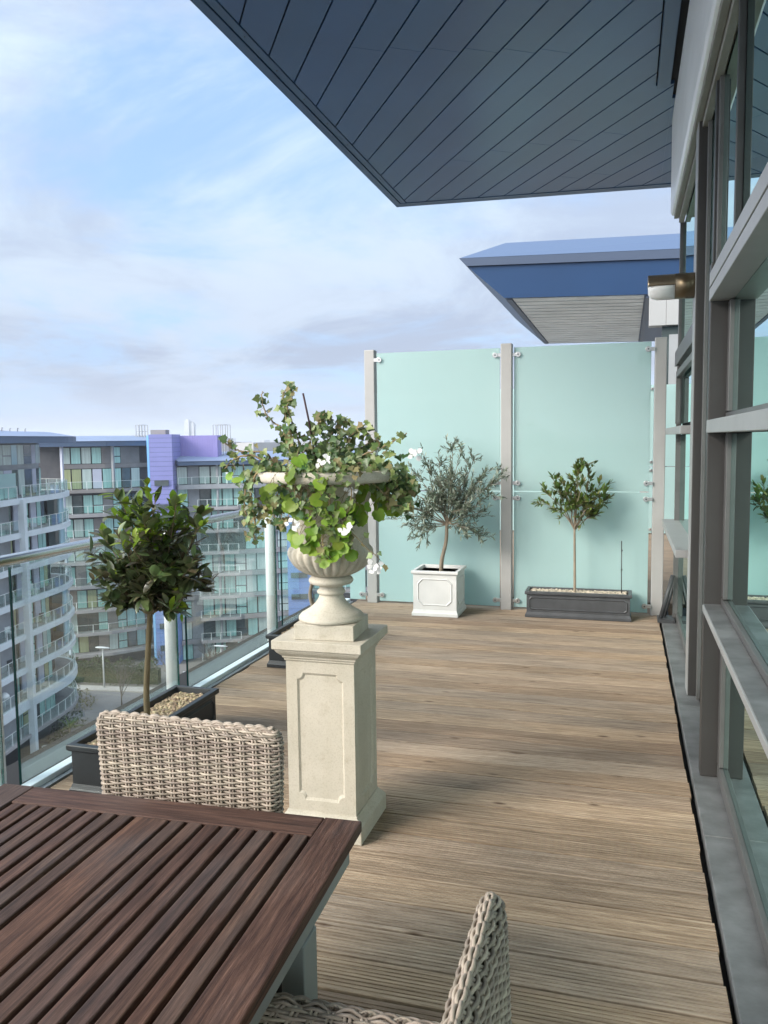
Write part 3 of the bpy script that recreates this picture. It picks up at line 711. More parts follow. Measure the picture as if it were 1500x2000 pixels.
g = MB(); g.ring([[(UX + .236 * math.cos(2 * math.pi * i / 32), UY + .236 * math.sin(2 * math.pi * i / 32), z) for i in range(32)] for z in (1.452, 1.463)], 0, False); g.build('soil', 'soil', urn)

# ------------------------------------------------------------------ ivy
IVY = [(0, -.02), (.30, -.10), (.42, .12), (.62, .30), (.34, .50), (.22, .66), (0, 1.0), (-.22, .66), (-.34, .50), (-.62, .30), (-.42, .12), (-.30, -.10)]
GER = [(0, .08), (.22, -.05), (.46, .05), (.56, .24), (.50, .42), (.54, .58), (.36, .74), (.24, .92), (0, .90), (-.24, .92), (-.36, .74), (-.54, .58), (-.50, .42), (-.56, .24), (-.46, .05), (-.22, -.05)]
ivy = thing('ivy_plant', 'tangled trailing ivy with bare stems and white flowers spilling over the urn rim', 'plant', (UX, UY, 1.463))
def zp(x, y, dy=0): return Vector((UX + ((430 + x / 3.4475) - 643) / 478, UY + dy, 1.478 + (920 - (720 + y / 3.4475)) / 478))
def spl(pts, n=5):
    out = []
    for i in range(len(pts) - 1):
        p0, p1, p2, p3 = pts[max(i - 1, 0)], pts[i], pts[i + 1], pts[min(i + 2, len(pts) - 1)]
        for k in range(n):
            t = k / n; out.append(.5 * ((2 * p1) + (p2 - p0) * t + (2 * p0 - 5 * p1 + 4 * p2 - p3) * t * t + (3 * p1 - p0 - 3 * p2 + p3) * t ** 3))
    out.append(pts[-1]); return out
ST = MB(); LV = MB(); random.seed(21)
stems = [  # (pixel path, depth from..to, leaves per point, leaf size)
 ([(480, 560), (410, 420), (330, 360), (270, 300), (240, 230), (225, 150)], (-.02, .05), 1.5, .030, .0045),
 ([(500, 560), (450, 400), (410, 280), (395, 170), (450, 100)], (.0, .06), 2.3, .034, .0045),
 ([(520, 560), (470, 380), (440, 270), (490, 190), (470, 120)], (.03, -.02), 2.0, .032, .004),
 ([(430, 640), (340, 560), (200, 560), (120, 520), (75, 490)], (-.10, -.14), 2.2, .032, .005),
 ([(430, 650), (300, 585), (190, 600), (90, 680)], (-.14, -.16), 1.4, .032, .0055),
 ([(450, 650), (320, 650), (262, 760), (255, 900), (280, 1020), (340, 1120)], (-.12, -.20), 2.6, .030, .0055),
 ([(460, 655), (345, 690), (312, 800), (320, 890), (355, 1010), (350, 1090)], (-.16, -.24), 2.8, .030, .0055),
 ([(940, 610), (1060, 560), (1150, 520), (1265, 450)], (-.02, .02), 1.6, .032, .005),
 ([(930, 630), (1050, 640), (1130, 690), (1210, 780), (1270, 880)], (.0, -.04), 4.2, .036, .005),
 ([(940, 640), (1080, 660), (1200, 700), (1290, 740), (1310, 830)], (-.05, -.03), 4.2, .036, .005),
 ([(900, 640), (1020, 690), (1150, 820), (1220, 900), (1330, 900)], (-.12, -.1), 3.4, .034, .004),
 ([(760, 650), (790, 750), (740, 830), (620, 860), (560, 920), (560, 1010)], (-.22, -.24), 2.8, .032, .004),
 ([(880, 660), (885, 800), (870, 950), (830, 1100), (860, 1220)], (-.24, -.24), 2.2, .034, .0045),
 ([(960, 660), (1010, 820), (970, 1000), (1060, 1120), (1180, 1230)], (-.22, -.20), 1.2, .028, .003),
 ([(700, 660), (600, 740), (520, 830), (490, 930), (550, 1030)], (-.22, -.24), 2.4, .032, .004),
 ([(620, 660), (640, 740), (700, 850), (760, 900)], (-.24, -.25), 2.2, .032, .004),
 ([(780, 560), (860, 470), (930, 420), (985, 410)], (.05, .0), 3.2, .034, .0035),
 ([(700, 560), (740, 440), (800, 380), (850, 360)], (.02, .06), 3.2, .034, .0035),
 ([(640, 560), (650, 440), (690, 360), (720, 320)], (-.03, -.02), 3.0, .034, .0035),
 ([(600, 580), (560, 500), (600, 400), (660, 350)], (.06, .08), 3.0, .034, .0035),
 ([(560, 580), (500, 500), (480, 430)], (-.1, -.08), 3.4, .032, .0035),
 ([(850, 600), (950, 520), (1030, 480)], (.08, .1), 3.2, .034, .0035),
]
def ivy_leaf(p, sz, m, kind=IVY, hang=.6):
    d = Vector((rnd(-1, 1), rnd(-.9, .35), rnd(-1, .6) - hang * .5)).normalized(); up = Vector((rnd(-.5, .5), -1 + rnd(-.3, .3), rnd(.1, .9)))
    LV.fan(p, d, up, sz * .86, kind, m, rnd(.1, .45))
for path, (d0, d1), dens, sz, r in stems:
    k = len(path); ctl = [zp(x, y, d0 + (d1 - d0) * i / (k - 1) + rnd(-.012, .012)) for i, (x, y) in enumerate(path)]
    ctl = [ctl[0] + Vector((0, .02, -.03))] + ctl
    pts = spl(ctl, 6); nn_ = len(pts)
    pts = [jit(p, .003) for p in pts]
    ST.tube(pts, [r * (1 - .55 * i / nn_) for i in range(nn_)], 5, 0)
    for i, p in enumerate(pts):
        if i < nn_ * .12: continue
        c = dens * .62
        c = int(c) + (random.random() < c - int(c))
        for q in range(c):
            o = jit((0, 0, 0), .024); ST.tube([p, p + o * .6, p + o], .0009, 3, 0, False)
            u = random.random(); mm = 0 if u < .62 else (1 if u < .92 else 2)
            if i > nn_ * .8 and random.random() < .2: mm = 2
            ivy_leaf(p + o, sz * rnd(.6, 1.25), mm)
# dense mass on top and at the right shoulder
for i in range(330):
    a = rnd(0, 6.28); rr_ = abs(random.gauss(0, .11)); p = Vector((UX + .01 + rr_ * 1.35 * math.cos(a), UY + rr_ * 1.2 * math.sin(a), 1.475 + abs(random.gauss(0, .05))))
    ivy_leaf(p, rnd(.022, .040), 1 if random.random() < .55 else 0, hang=.1)
for i in range(60):
    p = Vector((UX + rnd(-.24, .25), UY - rnd(.02, .22), 1.475 + rnd(0, .03))); ivy_leaf(p, rnd(.02, .035), 2 if random.random() < .4 else 0)
for i in range(120):
    p = zp(random.gauss(1180, 75), random.gauss(760, 65), rnd(-.10, .06)); ivy_leaf(p, rnd(.024, .042), random.choice((0, 0, 1, 1, 2)))
for i in range(90):
    p = zp(rnd(640, 1060), random.gauss(690, 45), -rnd(.20, .29)); ivy_leaf(p, rnd(.020, .038), random.choice((0, 0, 0, 1, 2)))
for i in range(60):
    p = zp(random.gauss(345, 55), random.gauss(960, 55), rnd(-.22, -.10)); ivy_leaf(p, rnd(.016, .030), random.choice((0, 1, 2, 2)))
big = [(515, 735, -.27), (690, 605, -.25), (640, 690, -.27), (400, 840, -.14), (360, 820, -.1), (430, 880, -.12), (1110, 810, -.10), (1010, 900, -.16), (1110, 920, -.14), (1040, 970, -.18), (1150, 870, -.05), (1200, 930, -.03),
       (640, 1080, -.23), (700, 1060, -.24), (725, 1110, -.24), (850, 1170, -.24), (800, 1130, -.23), (870, 1220, -.24), (930, 1030, -.22), (950, 1110, -.22), (820, 865, -.25), (820, 720, -.27), (180, 728, -.16), (860, 730, -.26), (1040, 790, -.12), (760, 1050, -.23), (980, 1170, -.20), (900, 1130, -.23)]
for x, y_, dd in big:
    for q in range(2):
        p = zp(x + rnd(-28, 28), y_ + rnd(-28, 28), dd + rnd(-.02, .02))
        d = Vector((rnd(-.8, .8), rnd(-.5, .1), -.6 + rnd(-.5, .6))); LV.fan(p, d, (rnd(-.4, .4), -1, rnd(.0, .7)), rnd(.036, .058), GER, 3, rnd(.0, .15))
        ST.tube([p, p + Vector((rnd(-.02, .02), .02, .03)), p + Vector((rnd(-.03, .03), .05, .05))], .0013, 3, 0, False)
for i in range(70):
    x = rnd(560, 1010); y_ = 820 + (x - 560) * .55 * rnd(.2, 1.5) + rnd(-40, 60)
    p = zp(x, y_, -.165 - .09 * math.cos((x - 733) / 330 * 1.5) + rnd(-.02, .0)); k = random.random()
    if k < .5: ivy_leaf(p, rnd(.024, .042), random.choice((0, 0, 1)))
    else: LV.fan(p, (rnd(-.8, .8), rnd(-.5, .1), rnd(-1.1, 0)), (rnd(-.4, .4), -1, rnd(0, .8)), rnd(.03, .052), GER, 3, rnd(.05, .3))
    ST.tube([p, p + Vector((rnd(-.015, .015), .012, .03)), p + Vector((rnd(-.03, .03), .02, .07))], .0011, 3, 0, False)
ST.build('stem', 'vine_stem', ivy)
LV.build('foliage', ['ivy_leaf', 'ivy_leaf_dark', 'ivy_leaf_dry', 'geranium_leaf'], ivy)
for x, y_, dd in [(855, 612, -.25), (1012, 800, -.20), (655, 985, -.26), (985, 1030, -.25), (700, 345, 0), (1330, 570, .0), (1140, 1270, -.2)]:
    g = MB(); c = zp(x, y_, dd)
    for q in range(9):
        p = c + Vector((rnd(-.022, .022), rnd(-.008, .008), rnd(-.018, .018)))
        g.leaf(p, (rnd(-1, 1), rnd(-.4, .1), rnd(-1, 1)), (0, -1, .2), rnd(.016, .026), rnd(.016, .022), 0, .1, .1)
    g.build('flower', 'petal', ivy)
g = MB(); g.tube([zp(612, 560, .03), zp(600, 370, .0), zp(580, 180, -.03)], .0042, 6)
tag(g.build('plant_cane', 'cane', org=zp(612, 560, .03)), 'thin dark cane standing upright among the ivy in the urn', 'cane')

# ------------------------------------------------------------------ planters
def planter(name, label, x0, x1, y0, y1, h, mt, rim=.018, foot=.05, pan=None, group=None):
    t = thing(name, label, 'planter', ((x0 + x1) / 2, (y0 + y1) / 2, 0), group); cx_, cy_ = (x0 + x1) / 2, (y0 + y1) / 2; hx, hy = (x1 - x0) / 2, (y1 - y0) / 2
    R4 = lambda i, z: [(cx_ - hx + i, cy_ - hy + i, z), (cx_ + hx - i, cy_ - hy + i, z), (cx_ + hx - i, cy_ + hy - i, z), (cx_ - hx + i, cy_ + hy - i, z)]
    g = MB(); g.ring([R4(0, .002), R4(0, foot * .5), R4(.005, foot * .62), R4(.012, foot)], 0, False); g.build('foot', mt, t, bevel=.002)
    g = MB(); g.ring([R4(.013, foot), R4(.013, h - .03)], 0, False); g.ring([R4(.034, h - .028), R4(.034, h - .07)], 0, False, False); 
    for (ax, ay, W_) in ((0, -1, x1 - x0), (1, 0, y1 - y0), (0, 1, x1 - x0), (-1, 0, y1 - y0)):
        if W_ < .3 and h < .3: continue      # plain short ends
        w = W_ - .026; hh = h - .03 - foot; c = Vector((cx_ + ax * (hx - .013), cy_ + ay * (hy - .013), (foot + h - .03) / 2)); U = Vector((-ay, ax, 0)); V = Vector((0, 0, 1)); Nn = Vector((ax, ay, 0))
        ins = min(w, hh) * .12; r = min(w, hh) * .13
        pts = []
        a, b = w / 2 - ins, hh / 2 - ins
        pts = [(-a + r, -b), (a - r, -b), (a, -b + r), (a, b - r), (a - r, b), (-a + r, b), (-a, b - r), (-a, -b + r)]
        f1 = .014; inn = [(x * (1 - f1 / a), y * (1 - f1 / b)) for x, y in pts]; md = [(x * (1 - f1 / 2 / a), y * (1 - f1 / 2 / b)) for x, y in pts]
        P = lambda p, o: c + U * p[0] + V * p[1] + Nn * o
        k = 8; vs = [P(p, .0005) for p in pts] + [P(p, .008) for p in md] + [P(p, .0005) for p in inn]
        g.add(vs, [(j * k + i, j * k + (i + 1) % k, (j + 1) * k + (i + 1) % k, (j + 1) * k + i) for j in range(2) for i in range(k)], 0, False)
    g.build('body', mt, t, bevel=.0015)
    g = MB(); o_, i_ = 0, .034
    g.ring([R4(.004, h - .03), R4(-.003, h - .024), R4(-.003, h - .004), R4(0, h), R4(.028, h), R4(.034, h - .03)], 0, False, False); g.build('rim', mt, t, bevel=.0015)
    return t, (x0 + .035, x1 - .035, y0 + .035, y1 - .035)
def fill_soil(parent, b, z):
    g = MB(); g.box(b[0], b[1], b[2], b[3], z - .03, z); g.build('soil', 'soil', parent)
ICO = None
def pebbles(b, z, n, size, mt, label):
    g = MB(); ph_ = (1 + 5 ** .5) / 2
    iv = [Vector(v).normalized() for v in ((-1, ph_, 0), (1, ph_, 0), (-1, -ph_, 0), (1, -ph_, 0), (0, -1, ph_), (0, 1, ph_), (0, -1, -ph_), (0, 1, -ph_), (ph_, 0, -1), (ph_, 0, 1), (-ph_, 0, -1), (-ph_, 0, 1))]
    fi = [(0, 11, 5), (0, 5, 1), (0, 1, 7), (0, 7, 10), (0, 10, 11), (1, 5, 9), (5, 11, 4), (11, 10, 2), (10, 7, 6), (7, 1, 8), (3, 9, 4), (3, 4, 2), (3, 2, 6), (3, 6, 8), (3, 8, 9), (4, 9, 5), (2, 4, 11), (6, 2, 10), (8, 6, 7), (9, 8, 1)]
    for i in range(n):
        s = size * rnd(.6, 1.35); a = rnd(0, 6.28); sx, sy, sz = s * rnd(.8, 1.3), s * rnd(.7, 1), s * rnd(.5, .85)
        p = Vector((rnd(b[0] + s * .8, b[1] - s * .8), rnd(b[2] + s * .8, b[3] - s * .8), z + rnd(.0, 1.0) * size))
        vs = []
        for v in iv:
            v = v * rnd(.88, 1.1); q = Vector((v.x * sx, v.y * sy, v.z * sz)); vs.append(p + Vector((q.x * math.cos(a) - q.y * math.sin(a), q.x * math.sin(a) + q.y * math.cos(a), q.z)))
        g.add(vs, fi, 0, True)
    o = g.build('gravel', mt, org=((b[0] + b[1]) / 2, (b[2] + b[3]) / 2, z)); tag(o, label, 'gravel', kind='stuff'); return o
t1, b1 = planter('planter', 'long black planter trough with bay tree, nearest along the glass balustrade', -2.42, -2.15, 3.06, 4.00, .235, 'pot_black')
fill_soil(t1, b1, .185); pebbles(b1, .200, 2600, .0100, 'pebble', 'tan pebbles in the black trough under the bay tree')
t2, b2 = planter('planter', 'black planter trough partly hidden behind the stone pedestal', -2.42, -2.15, 5.22, 6.16, .235, 'pot_black')
fill_soil(t2, b2, .185); pebbles(b2, .198, 1500, .0105, 'pebble', 'tan pebbles in the black trough behind the pedestal')
t3, b3 = planter('planter', 'slate grey planter trough in front of the right glass screen panel', -.845, .068, 7.285, 7.54, .235, 'pot_slate')
fill_soil(t3, b3, .195); pebbles(b3, .212, 1700, .0115, 'pebble_pale', 'pale pebbles in the slate trough by the glass screen')
t4, b4 = planter('planter', 'square white panelled planter box holding the olive tree', -1.845, -1.42, 7.105, 7.52, .415, 'pot_white', foot=.06)
fill_soil(t4, b4, .385)

# ------------------------------------------------------------------ trees in pots
def grow(root, loc, trunk, tr_r, tips, twigs, leaf_fn, barks, tw_r=.006, spread=.12, leaves=8, sub=.5):
    T = MB(); K = MB()
    T.tube(spl([Vector(p) for p in trunk], 5), [tr_r[0] + (tr_r[1] - tr_r[0]) * i / ((len(trunk) - 1) * 5) for i in range((len(trunk) - 1) * 5 + 1)], 10)
    top = Vector(trunk[-1])
    for tip in tips:
        tip = Vector(tip); mid = top.lerp(tip, .5) + jit((0, 0, .02), .03)
        br = spl([top + Vector((0, 0, -.01)), top.lerp(mid, .5) + jit((0, 0, .0), .015), mid, tip], 4)
        k = len(br); T.tube(br, [tw_r * (1.5 - 1.2 * i / k) for i in range(k)], 6)
        for q in range(twigs):
            i = int(k * rnd(sub * .6, .98)); p = br[min(i, k - 1)]
            d = (tip - top).normalized() * .7 + jit((0, 0, .15), .8); d.normalize(); L_ = spread * rnd(.5, 1.2)
            e_ = p + d * L_; tw = [p, p + d * L_ * .5 + jit((0, 0, 0), .01), e_]
            T.tube(tw, [tw_r * .4, tw_r * .32, tw_r * .2], 4)
            leaf_fn(K, tw, d, leaves)
        leaf_fn(K, [br[-3], br[-2], br[-1]], (tip - top).normalized(), leaves)
    T.build('trunk', barks, root); return K
def bay_leaves(K, tw, d, n):
    for i in range(n):
        t = .25 + .75 * (i + rnd(0, .6)) / n; p = tw[0].lerp(tw[2], min(t, 1.0))
        dd = d * .55 + jit((0, 0, .25), .9); dd.normalize()
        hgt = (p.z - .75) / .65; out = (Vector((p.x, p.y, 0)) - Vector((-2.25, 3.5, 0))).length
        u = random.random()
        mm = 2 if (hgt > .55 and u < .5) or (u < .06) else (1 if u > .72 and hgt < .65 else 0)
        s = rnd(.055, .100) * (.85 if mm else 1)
        K.leaf(p, dd, (rnd(-.4, .4), rnd(-.4, .4), 1), s, s * rnd(.42, .54), mm, rnd(.1, .4), rnd(-.1, .35), ((0, .03), (.12, .16), (.35, .42), (.62, .48), (.85, .28), (1., 0)))
random.seed(5)
bt = thing('bay_tree', 'dark broad-leaved bay standard tree with bare trunk in the long black trough', 'tree', (-2.30, 3.53, .19))
bc = Vector((-2.245, 3.5, .76))
tips = [(-2.50, 3.42, 1.00), (-2.53, 3.60, .88), (-2.36, 3.45, 1.33), (-2.42, 3.62, 1.20), (-2.02, 3.45, 1.34), (-1.93, 3.55, 1.22), (-2.12, 3.40, 1.36), (-1.93, 3.42, .98), (-1.95, 3.62, .82), (-2.20, 3.28, 1.10),
        (-2.08, 3.30, .95), (-2.36, 3.30, .92), (-2.24, 3.74, 1.10), (-2.40, 3.70, .95), (-2.10, 3.72, 1.22), (-2.44, 3.36, .78), (-2.02, 3.36, .74), (-2.24, 3.45, 1.24), (-2.04, 3.68, .9), (-2.30, 3.55, .90), (-2.15, 3.5, 1.0)]
for k in range(26):
    v = jit((0, 0, 0), 1); v.normalize(); v *= rnd(.75, 1.0); tips.append((-2.235 + v.x * .27, 3.5 + v.y * .22, 1.06 + v.z * .27 - (.05 if abs(v.x) < .3 and v.z > .5 else 0)))
tips = [tuple(Vector((-2.225, 3.5, 1.02)) + (Vector(p) - Vector((-2.225, 3.5, 1.02))) * .85 + Vector((0, 0, .02))) for p in tips]
K = grow(bt, 0, [(-2.30, 3.53, .17), (-2.295, 3.52, .35), (-2.265, 3.505, .58), tuple(bc)], (.0165, .013), tips, 6, bay_leaves, 'bark_green', .0045, .10, 8, .4)
K.build('crown', ['bay_leaf', 'bay_leaf_old', 'bay_leaf_new'], bt)
def cit_leaves(K, tw, d, n):
    for i in range(n):
        p = tw[0].lerp(tw[2], .3 + .7 * (i + rnd(0, .6)) / n); dd = d * .7 + jit((0, 0, .35), .7); s = rnd(.04, .068)
        K.leaf(p, dd, (rnd(-.4, .4), rnd(-.4, .4), 1), s, s * rnd(.36, .48), 1 if random.random() < .28 else 0, rnd(.1, .4), rnd(-.1, .3))
random.seed(11)
ct = thing('citrus_tree', 'small lollipop tree with thin straight trunk in the slate trough', 'tree', (-.416, 7.40, .2))
tips = [(-.66, 7.36, 1.10), (-.70, 7.45, 1.02), (-.60, 7.42, 1.20), (-.42, 7.40, 1.34), (-.35, 7.35, 1.36), (-.30, 7.45, 1.30), (-.18, 7.40, 1.16), (-.15, 7.42, 1.05), (-.20, 7.36, .98), (-.50, 7.30, 1.14), (-.36, 7.30, 1.20), (-.30, 7.30, 1.0), (-.52, 7.46, 1.10), (-.44, 7.40, 1.22), (-.24, 7.45, 1.12), (-.28, 7.38, .90)]
K = grow(ct, 0, [(-.417, 7.40, .18), (-.420, 7.40, .45), (-.424, 7.40, .79)], (.0125, .0095), tips, 8, cit_leaves, 'bark_grey', .0045, .10, 9, .8)
K.build('crown', ['citrus_leaf', 'citrus_leaf_old'], ct)
def ol_leaves(K, tw, d, n):
    for i in range(n):
        p = tw[0].lerp(tw[2], (i + rnd(0, .8)) / n); dd = d * .8 + jit((0, 0, .1), .75); s = rnd(.035, .06)
        K.leaf(p, dd, jit((0, 0, 1), .8), s, s * rnd(.19, .27), 1 if random.random() < .36 else 0, .2, rnd(-.1, .3))
random.seed(15)
ot = thing('olive_tree', 'airy silver-leaved olive tree with leaning trunk in the white box', 'tree', (-1.61, 7.31, .385))
tips = [(-1.50, 7.30, 1.55), (-1.40, 7.25, 1.50), (-1.30, 7.35, 1.45), (-1.20, 7.30, 1.32), (-1.08, 7.28, 1.25), (-1.15, 7.25, 1.10), (-1.20, 7.22, .95), (-1.25, 7.30, .72), (-1.62, 7.25, 1.48), (-1.74, 7.30, 1.36), (-1.85, 7.25, 1.30), (-1.92, 7.30, 1.14),
        (-2.0, 7.22, 1.00), (-2.06, 7.25, .86), (-1.95, 7.30, .80), (-1.78, 7.18, .72), (-1.70, 7.15, 1.10), (-1.45, 7.15, 1.15), (-1.35, 7.12, .98), (-1.58, 7.42, 1.25), (-1.40, 7.45, 1.2), (-1.75, 7.42, 1.1), (-1.30, 7.18, .80), (-1.85, 7.14, .98), (-1.5, 7.2, 1.3), (-1.66, 7.3, 1.28), (-1.28, 7.3, 1.2), (-1.14, 7.3, 1.2)]
K = grow(ot, 0, [(-1.615, 7.31, .37), (-1.605, 7.31, .50), (-1.565, 7.30, .66), (-1.555, 7.30, .83)], (.020, .015), tips, 11, ol_leaves, 'bark_grey', .0042, .16, 18, .5)
K.build('crown', ['olive_leaf', 'olive_leaf_pale'], ot)
random.seed(18)
t5 = thing('sapling', 'twisted thin sapling stem rising from the trough behind the urn', 'tree', (-2.24, 5.62, .19))
K = grow(t5, 0, [(-2.24, 5.62, .17), (-2.215, 5.62, .34), (-2.235, 5.61, .46), (-2.20, 5.60, .62), (-2.205, 5.6, .80)], (.018, .010), [(-2.28, 5.62, 1.0), (-2.16, 5.58, 1.02), (-2.2, 5.62, 1.1)], 3, cit_leaves, 'bark_grey', .005, .07, 4)
K.build('crown', ['citrus_leaf', 'citrus_leaf_old'], t5)
g = MB(); g.tube([(-.018, 7.41, .19), (-.022, 7.41, .69)], .0042, 6); g.box(-.026, -.012, 7.4, 7.42, .60, .612); g.box(-.026, -.012, 7.4, 7.42, .43, .442)
tag(g.build('plant_cane', 'plastic_dark', org=(-.02, 7.41, .2)), 'thin grey support stick at the right end of the slate trough', 'cane')

# ------------------------------------------------------------------ table
random.seed(3)
TA = R(2.2); TO = Vector((-.562, 1.698, .74))
tb = bpy.data.objects.new('dining_table', None); COL.objects.link(tb); tb.location = (TO.x, TO.y, 0); tb.rotation_euler = (0, 0, TA - R(0))
tag(tb, 'dark slatted wooden garden table with grey metal legs at the front left', 'table'); ORG[tb.name] = Vector((0, 0, 0))
# local frame: x to the right (edge at 0), y towards the far end (edge at 0)
TL, TW_, TH, ZT = 1.75, .945, .026, .74
g = MB(); g.box(-.0875, 0, -TL, 0, ZT - TH, ZT); g.box(-TW_, -.8575, -TL, 0, ZT - TH, ZT)
edges = [(.0985, .1285), (.1415, .170), (.1825, .2125), (.2245, .2545), (.2670, .2965), (.3085, .3395), (.3515, .382), (.3945, .4245), (.4365, .515), (.5275, .558), (.570, .600), (.6125, .641), (.6535, .684), (.6965, .726), (.738, .767), (.779, .809), (.821, .846)]
for a, b in edges: g.box(-b - .0012, -a + .0012, -TL + .09, -.089, ZT - TH + rnd(-.001, .0), ZT - rnd(.0005, .0018))
g.build('tabletop', 'table_wood_long', tb, bevel=.003)
g = MB(); g.box(-.8565, -.0885, -.0875, 0, ZT - TH, ZT - .0006); g.build('end_board', 'table_wood_end', tb, bevel=.003); g = MB(); g.box(-.8565, -.0885, -TL, -TL + .0875, ZT - TH, ZT - .0006); g.build('end_board', 'table_wood_end', tb, bevel=.003)
g = MB()
for x in (-.055, -TW_ + .015): g.box(x, x + .04, -TL + .06, -.05, ZT - TH - .05, ZT - TH - .001)
for y_ in (-.09, -TL + .06, -.9): g.box(-TW_ + .056, -.056, y_, y_ + .04, ZT - TH - .05, ZT - TH - .001)
g.build('apron', 'table_metal', tb, bevel=.002)
for x in (-.058, -TW_ + .012):
    for y_ in (-.36, -TL + .3):
        g = MB(); g.box(x, x + .046, y_, y_ + .075, .002, ZT - TH - .051); g.build('leg', 'table_metal', tb, bevel=.003)
for y_ in (-.345, -TL + .315):
    g = MB(); g.box(-TW_ + .06, -.06, y_ + .01, y_ + .04, .30, .60); g.build('leg_panel', 'plastic_dark', tb, bevel=.002)

# ------------------------------------------------------------------ wicker chairs
def rrect(lx, ly, r, n):
    # n points evenly along a rounded rectangle, with outward normals
    r = min(r, lx / 2 - 1e-4, ly / 2 - 1e-4); segs = []
    a, b = lx / 2 - r, ly / 2 - r; P_ = 4 * (a + b) + 2 * math.pi * r; out = []
    for i in range(n):
        s = P_ * i / n
        for (cx_, cy_, st, ex, ey, L_) in ((-a, -b - r, 0, 1, 0, 2 * a), (a, -b, 270, 0, 0, 0), (a + r, -b, 0, 0, 1, 2 * b), (a, b, 0, 0, 0, 0), (a, b + r, 0, -1, 0, 2 * a), (-a, b, 90, 0, 0, 0), (-a - r, b, 0, 0, -1, 2 * b), (-a, -b, 180, 0, 0, 0)):
            if L_ > 0:
                if s <= L_: out.append((cx_ + ex * s, cy_ + ey * s, ey, -ex)); break
                s -= L_
            elif ex == 0 and ey == 0:
                q = math.pi * r / 2
                if s <= q:
                    t = R(st) + s / r; out.append((cx_ + r * math.cos(t), cy_ + r * math.sin(t), math.cos(t), math.sin(t))); break
                s -= q
        else: out.append((-a, -b - r, 0, -1))
    return out
def wicker(g, c, lx, ly, z0, z1, pitch=.0068, colp=.0376, rr_=.0034, taper=0., lean=0., corner=.03, dome=.035):
    # woven box: strands loop round it and weave over pairs of upright stakes; domed top
    cx_, cy_ = c; ncol = max(8, int(round(2 * (lx + ly) / colp / 2)) * 2); ns = ncol * 6
    levels = []; z = z0
    while z < z1 - dome: levels.append((z, 0.)); z += pitch
    nd_ = max(3, int(dome * 1.57 / pitch))
    for i in range(1, nd_ + 1):
        t = i / nd_ * math.pi / 2 * .93; levels.append((z1 - dome + dome * math.sin(t), dome * (1 - math.cos(t))))
    def sec(zv, ins):
        f = (z1 - zv) / max(z1 - z0, 1e-4); thick = ly + taper * f
        p = rrect(lx - 2 * ins - .05 * f * (lx > .45 and ly < .05), thick - 2 * ins if thick - 2 * ins > .004 else .004, corner, ns)
        return p, lean * f + taper * f * .5
    for j, (zv, ins) in enumerate(levels):
        p, sh = sec(zv, ins); pts = []
        up = 0 if ins == 0 else min(1, ins / dome)
        for i, (x, y_, nx_, ny_) in enumerate(p):
            ph_ = (i / 6 + (j % 2)) * math.pi; w = .0050 * math.cos(ph_)
            pts.append((cx_ + x + nx_ * w * (1 - up * .7), cy_ + y_ + sh + ny_ * w * (1 - up * .7), zv + w * up + rnd(-.0006, .0006)))
        loop = [Vector(q) for q in pts]; k = len(loop); vs = []; n6 = 5
        for i in range(k):
            t = (loop[(i + 1) % k] - loop[i - 1]).normalized(); nrm = Vector((p[i][2], p[i][3], 0)); w = t.cross(nrm).normalized(); nrm = w.cross(t)
            for q in range(n6):
                a = 2 * math.pi * q / n6 + .3; vs.append(loop[i] + (nrm * math.cos(a) + w * math.sin(a)) * rr_)
        g.add(vs, [(i * n6 + q, ((i + 1) % k) * n6 + q, ((i + 1) % k) * n6 + (q + 1) % n6, i * n6 + (q + 1) % n6) for i in range(k) for q in range(n6)], 0, True)
    lv = [levels[i] for i in range(0, len(levels), 4)] + ([levels[-1]])
    for ci in range(ncol):
        for dq in (-.6, .6):
            pts = []
            for zv, ins in lv:
                p, sh = sec(zv, ins); i = int(ci * 6) % ns; x, y_, nx_, ny_ = p[i]; tx, ty = -ny_, nx_
                pts.append((cx_ + x + tx * dq * .0075 + nx_ * .0005, cy_ + y_ + sh + ty * dq * .0075 + ny_ * .0005, zv + (.002 if ins > .01 else 0)))
            g.tube(pts, .0036, 4, 0, False)
    # dark core
    cl = []
    for zv, ins in [(z0 - .004, .006)] + [(z_, i_ + .007) for z_, i_ in levels[::3]] + [(levels[-1][0] - .006, levels[-1][1] + .004)]:
        p, sh = sec(zv, ins); cl.append([(cx_ + x, cy_ + y_ + sh, zv - (.003 if ins > .01 else 0)) for x, y_, a, b in p[::3]])
    g.ring(cl, 1)
random.seed(9)
def chair(label):
    t = thing('wicker_chair', label, 'chair', (0, 0, 0), 'wicker chairs round the table')
    g = MB(); wicker(g, (0, 0), .548, .036, .38, .872, taper=.020); g.build('backrest', ['wicker', 'wicker_core'], t)
    for s in (-1, 1):
        g = MB(); wicker(g, (s * .238, -.285), .075, .50, .34, .628, corner=.03, dome=.036); g.build('armrest', ['wicker', 'wicker_core'], t)
    g = MB(); wicker(g, (0, -.285), .398, .50, .33, .43, corner=.03, dome=.022); g.build('seat', ['wicker', 'wicker_core'], t)
    for x in (-.24, .24):
        for y_ in (-.49, .02):
            g = MB(); g.tube([(x, y_, .36), (x * 1.02, y_ * 1.02, .002)], [.02, .016], 8); g.build('leg', 'plastic_dark', t)
    return t
def copy_tree(o, parent=None):
    c = o.copy(); COL.objects.link(c); c.parent = parent
    for ch in [q for q in bpy.data.objects if q.parent == o]: copy_tree(ch, c)
    return c
ch1 = chair('wicker chair seen from the front behind the far end of the table')
ch2 = copy_tree(ch1); ch2['label'] = 'wicker chair seen edge-on at the right side of the table'
ch1.location = (-1.098, 1.862, 0); ch1.rotation_euler = (0, 0, R(-1))
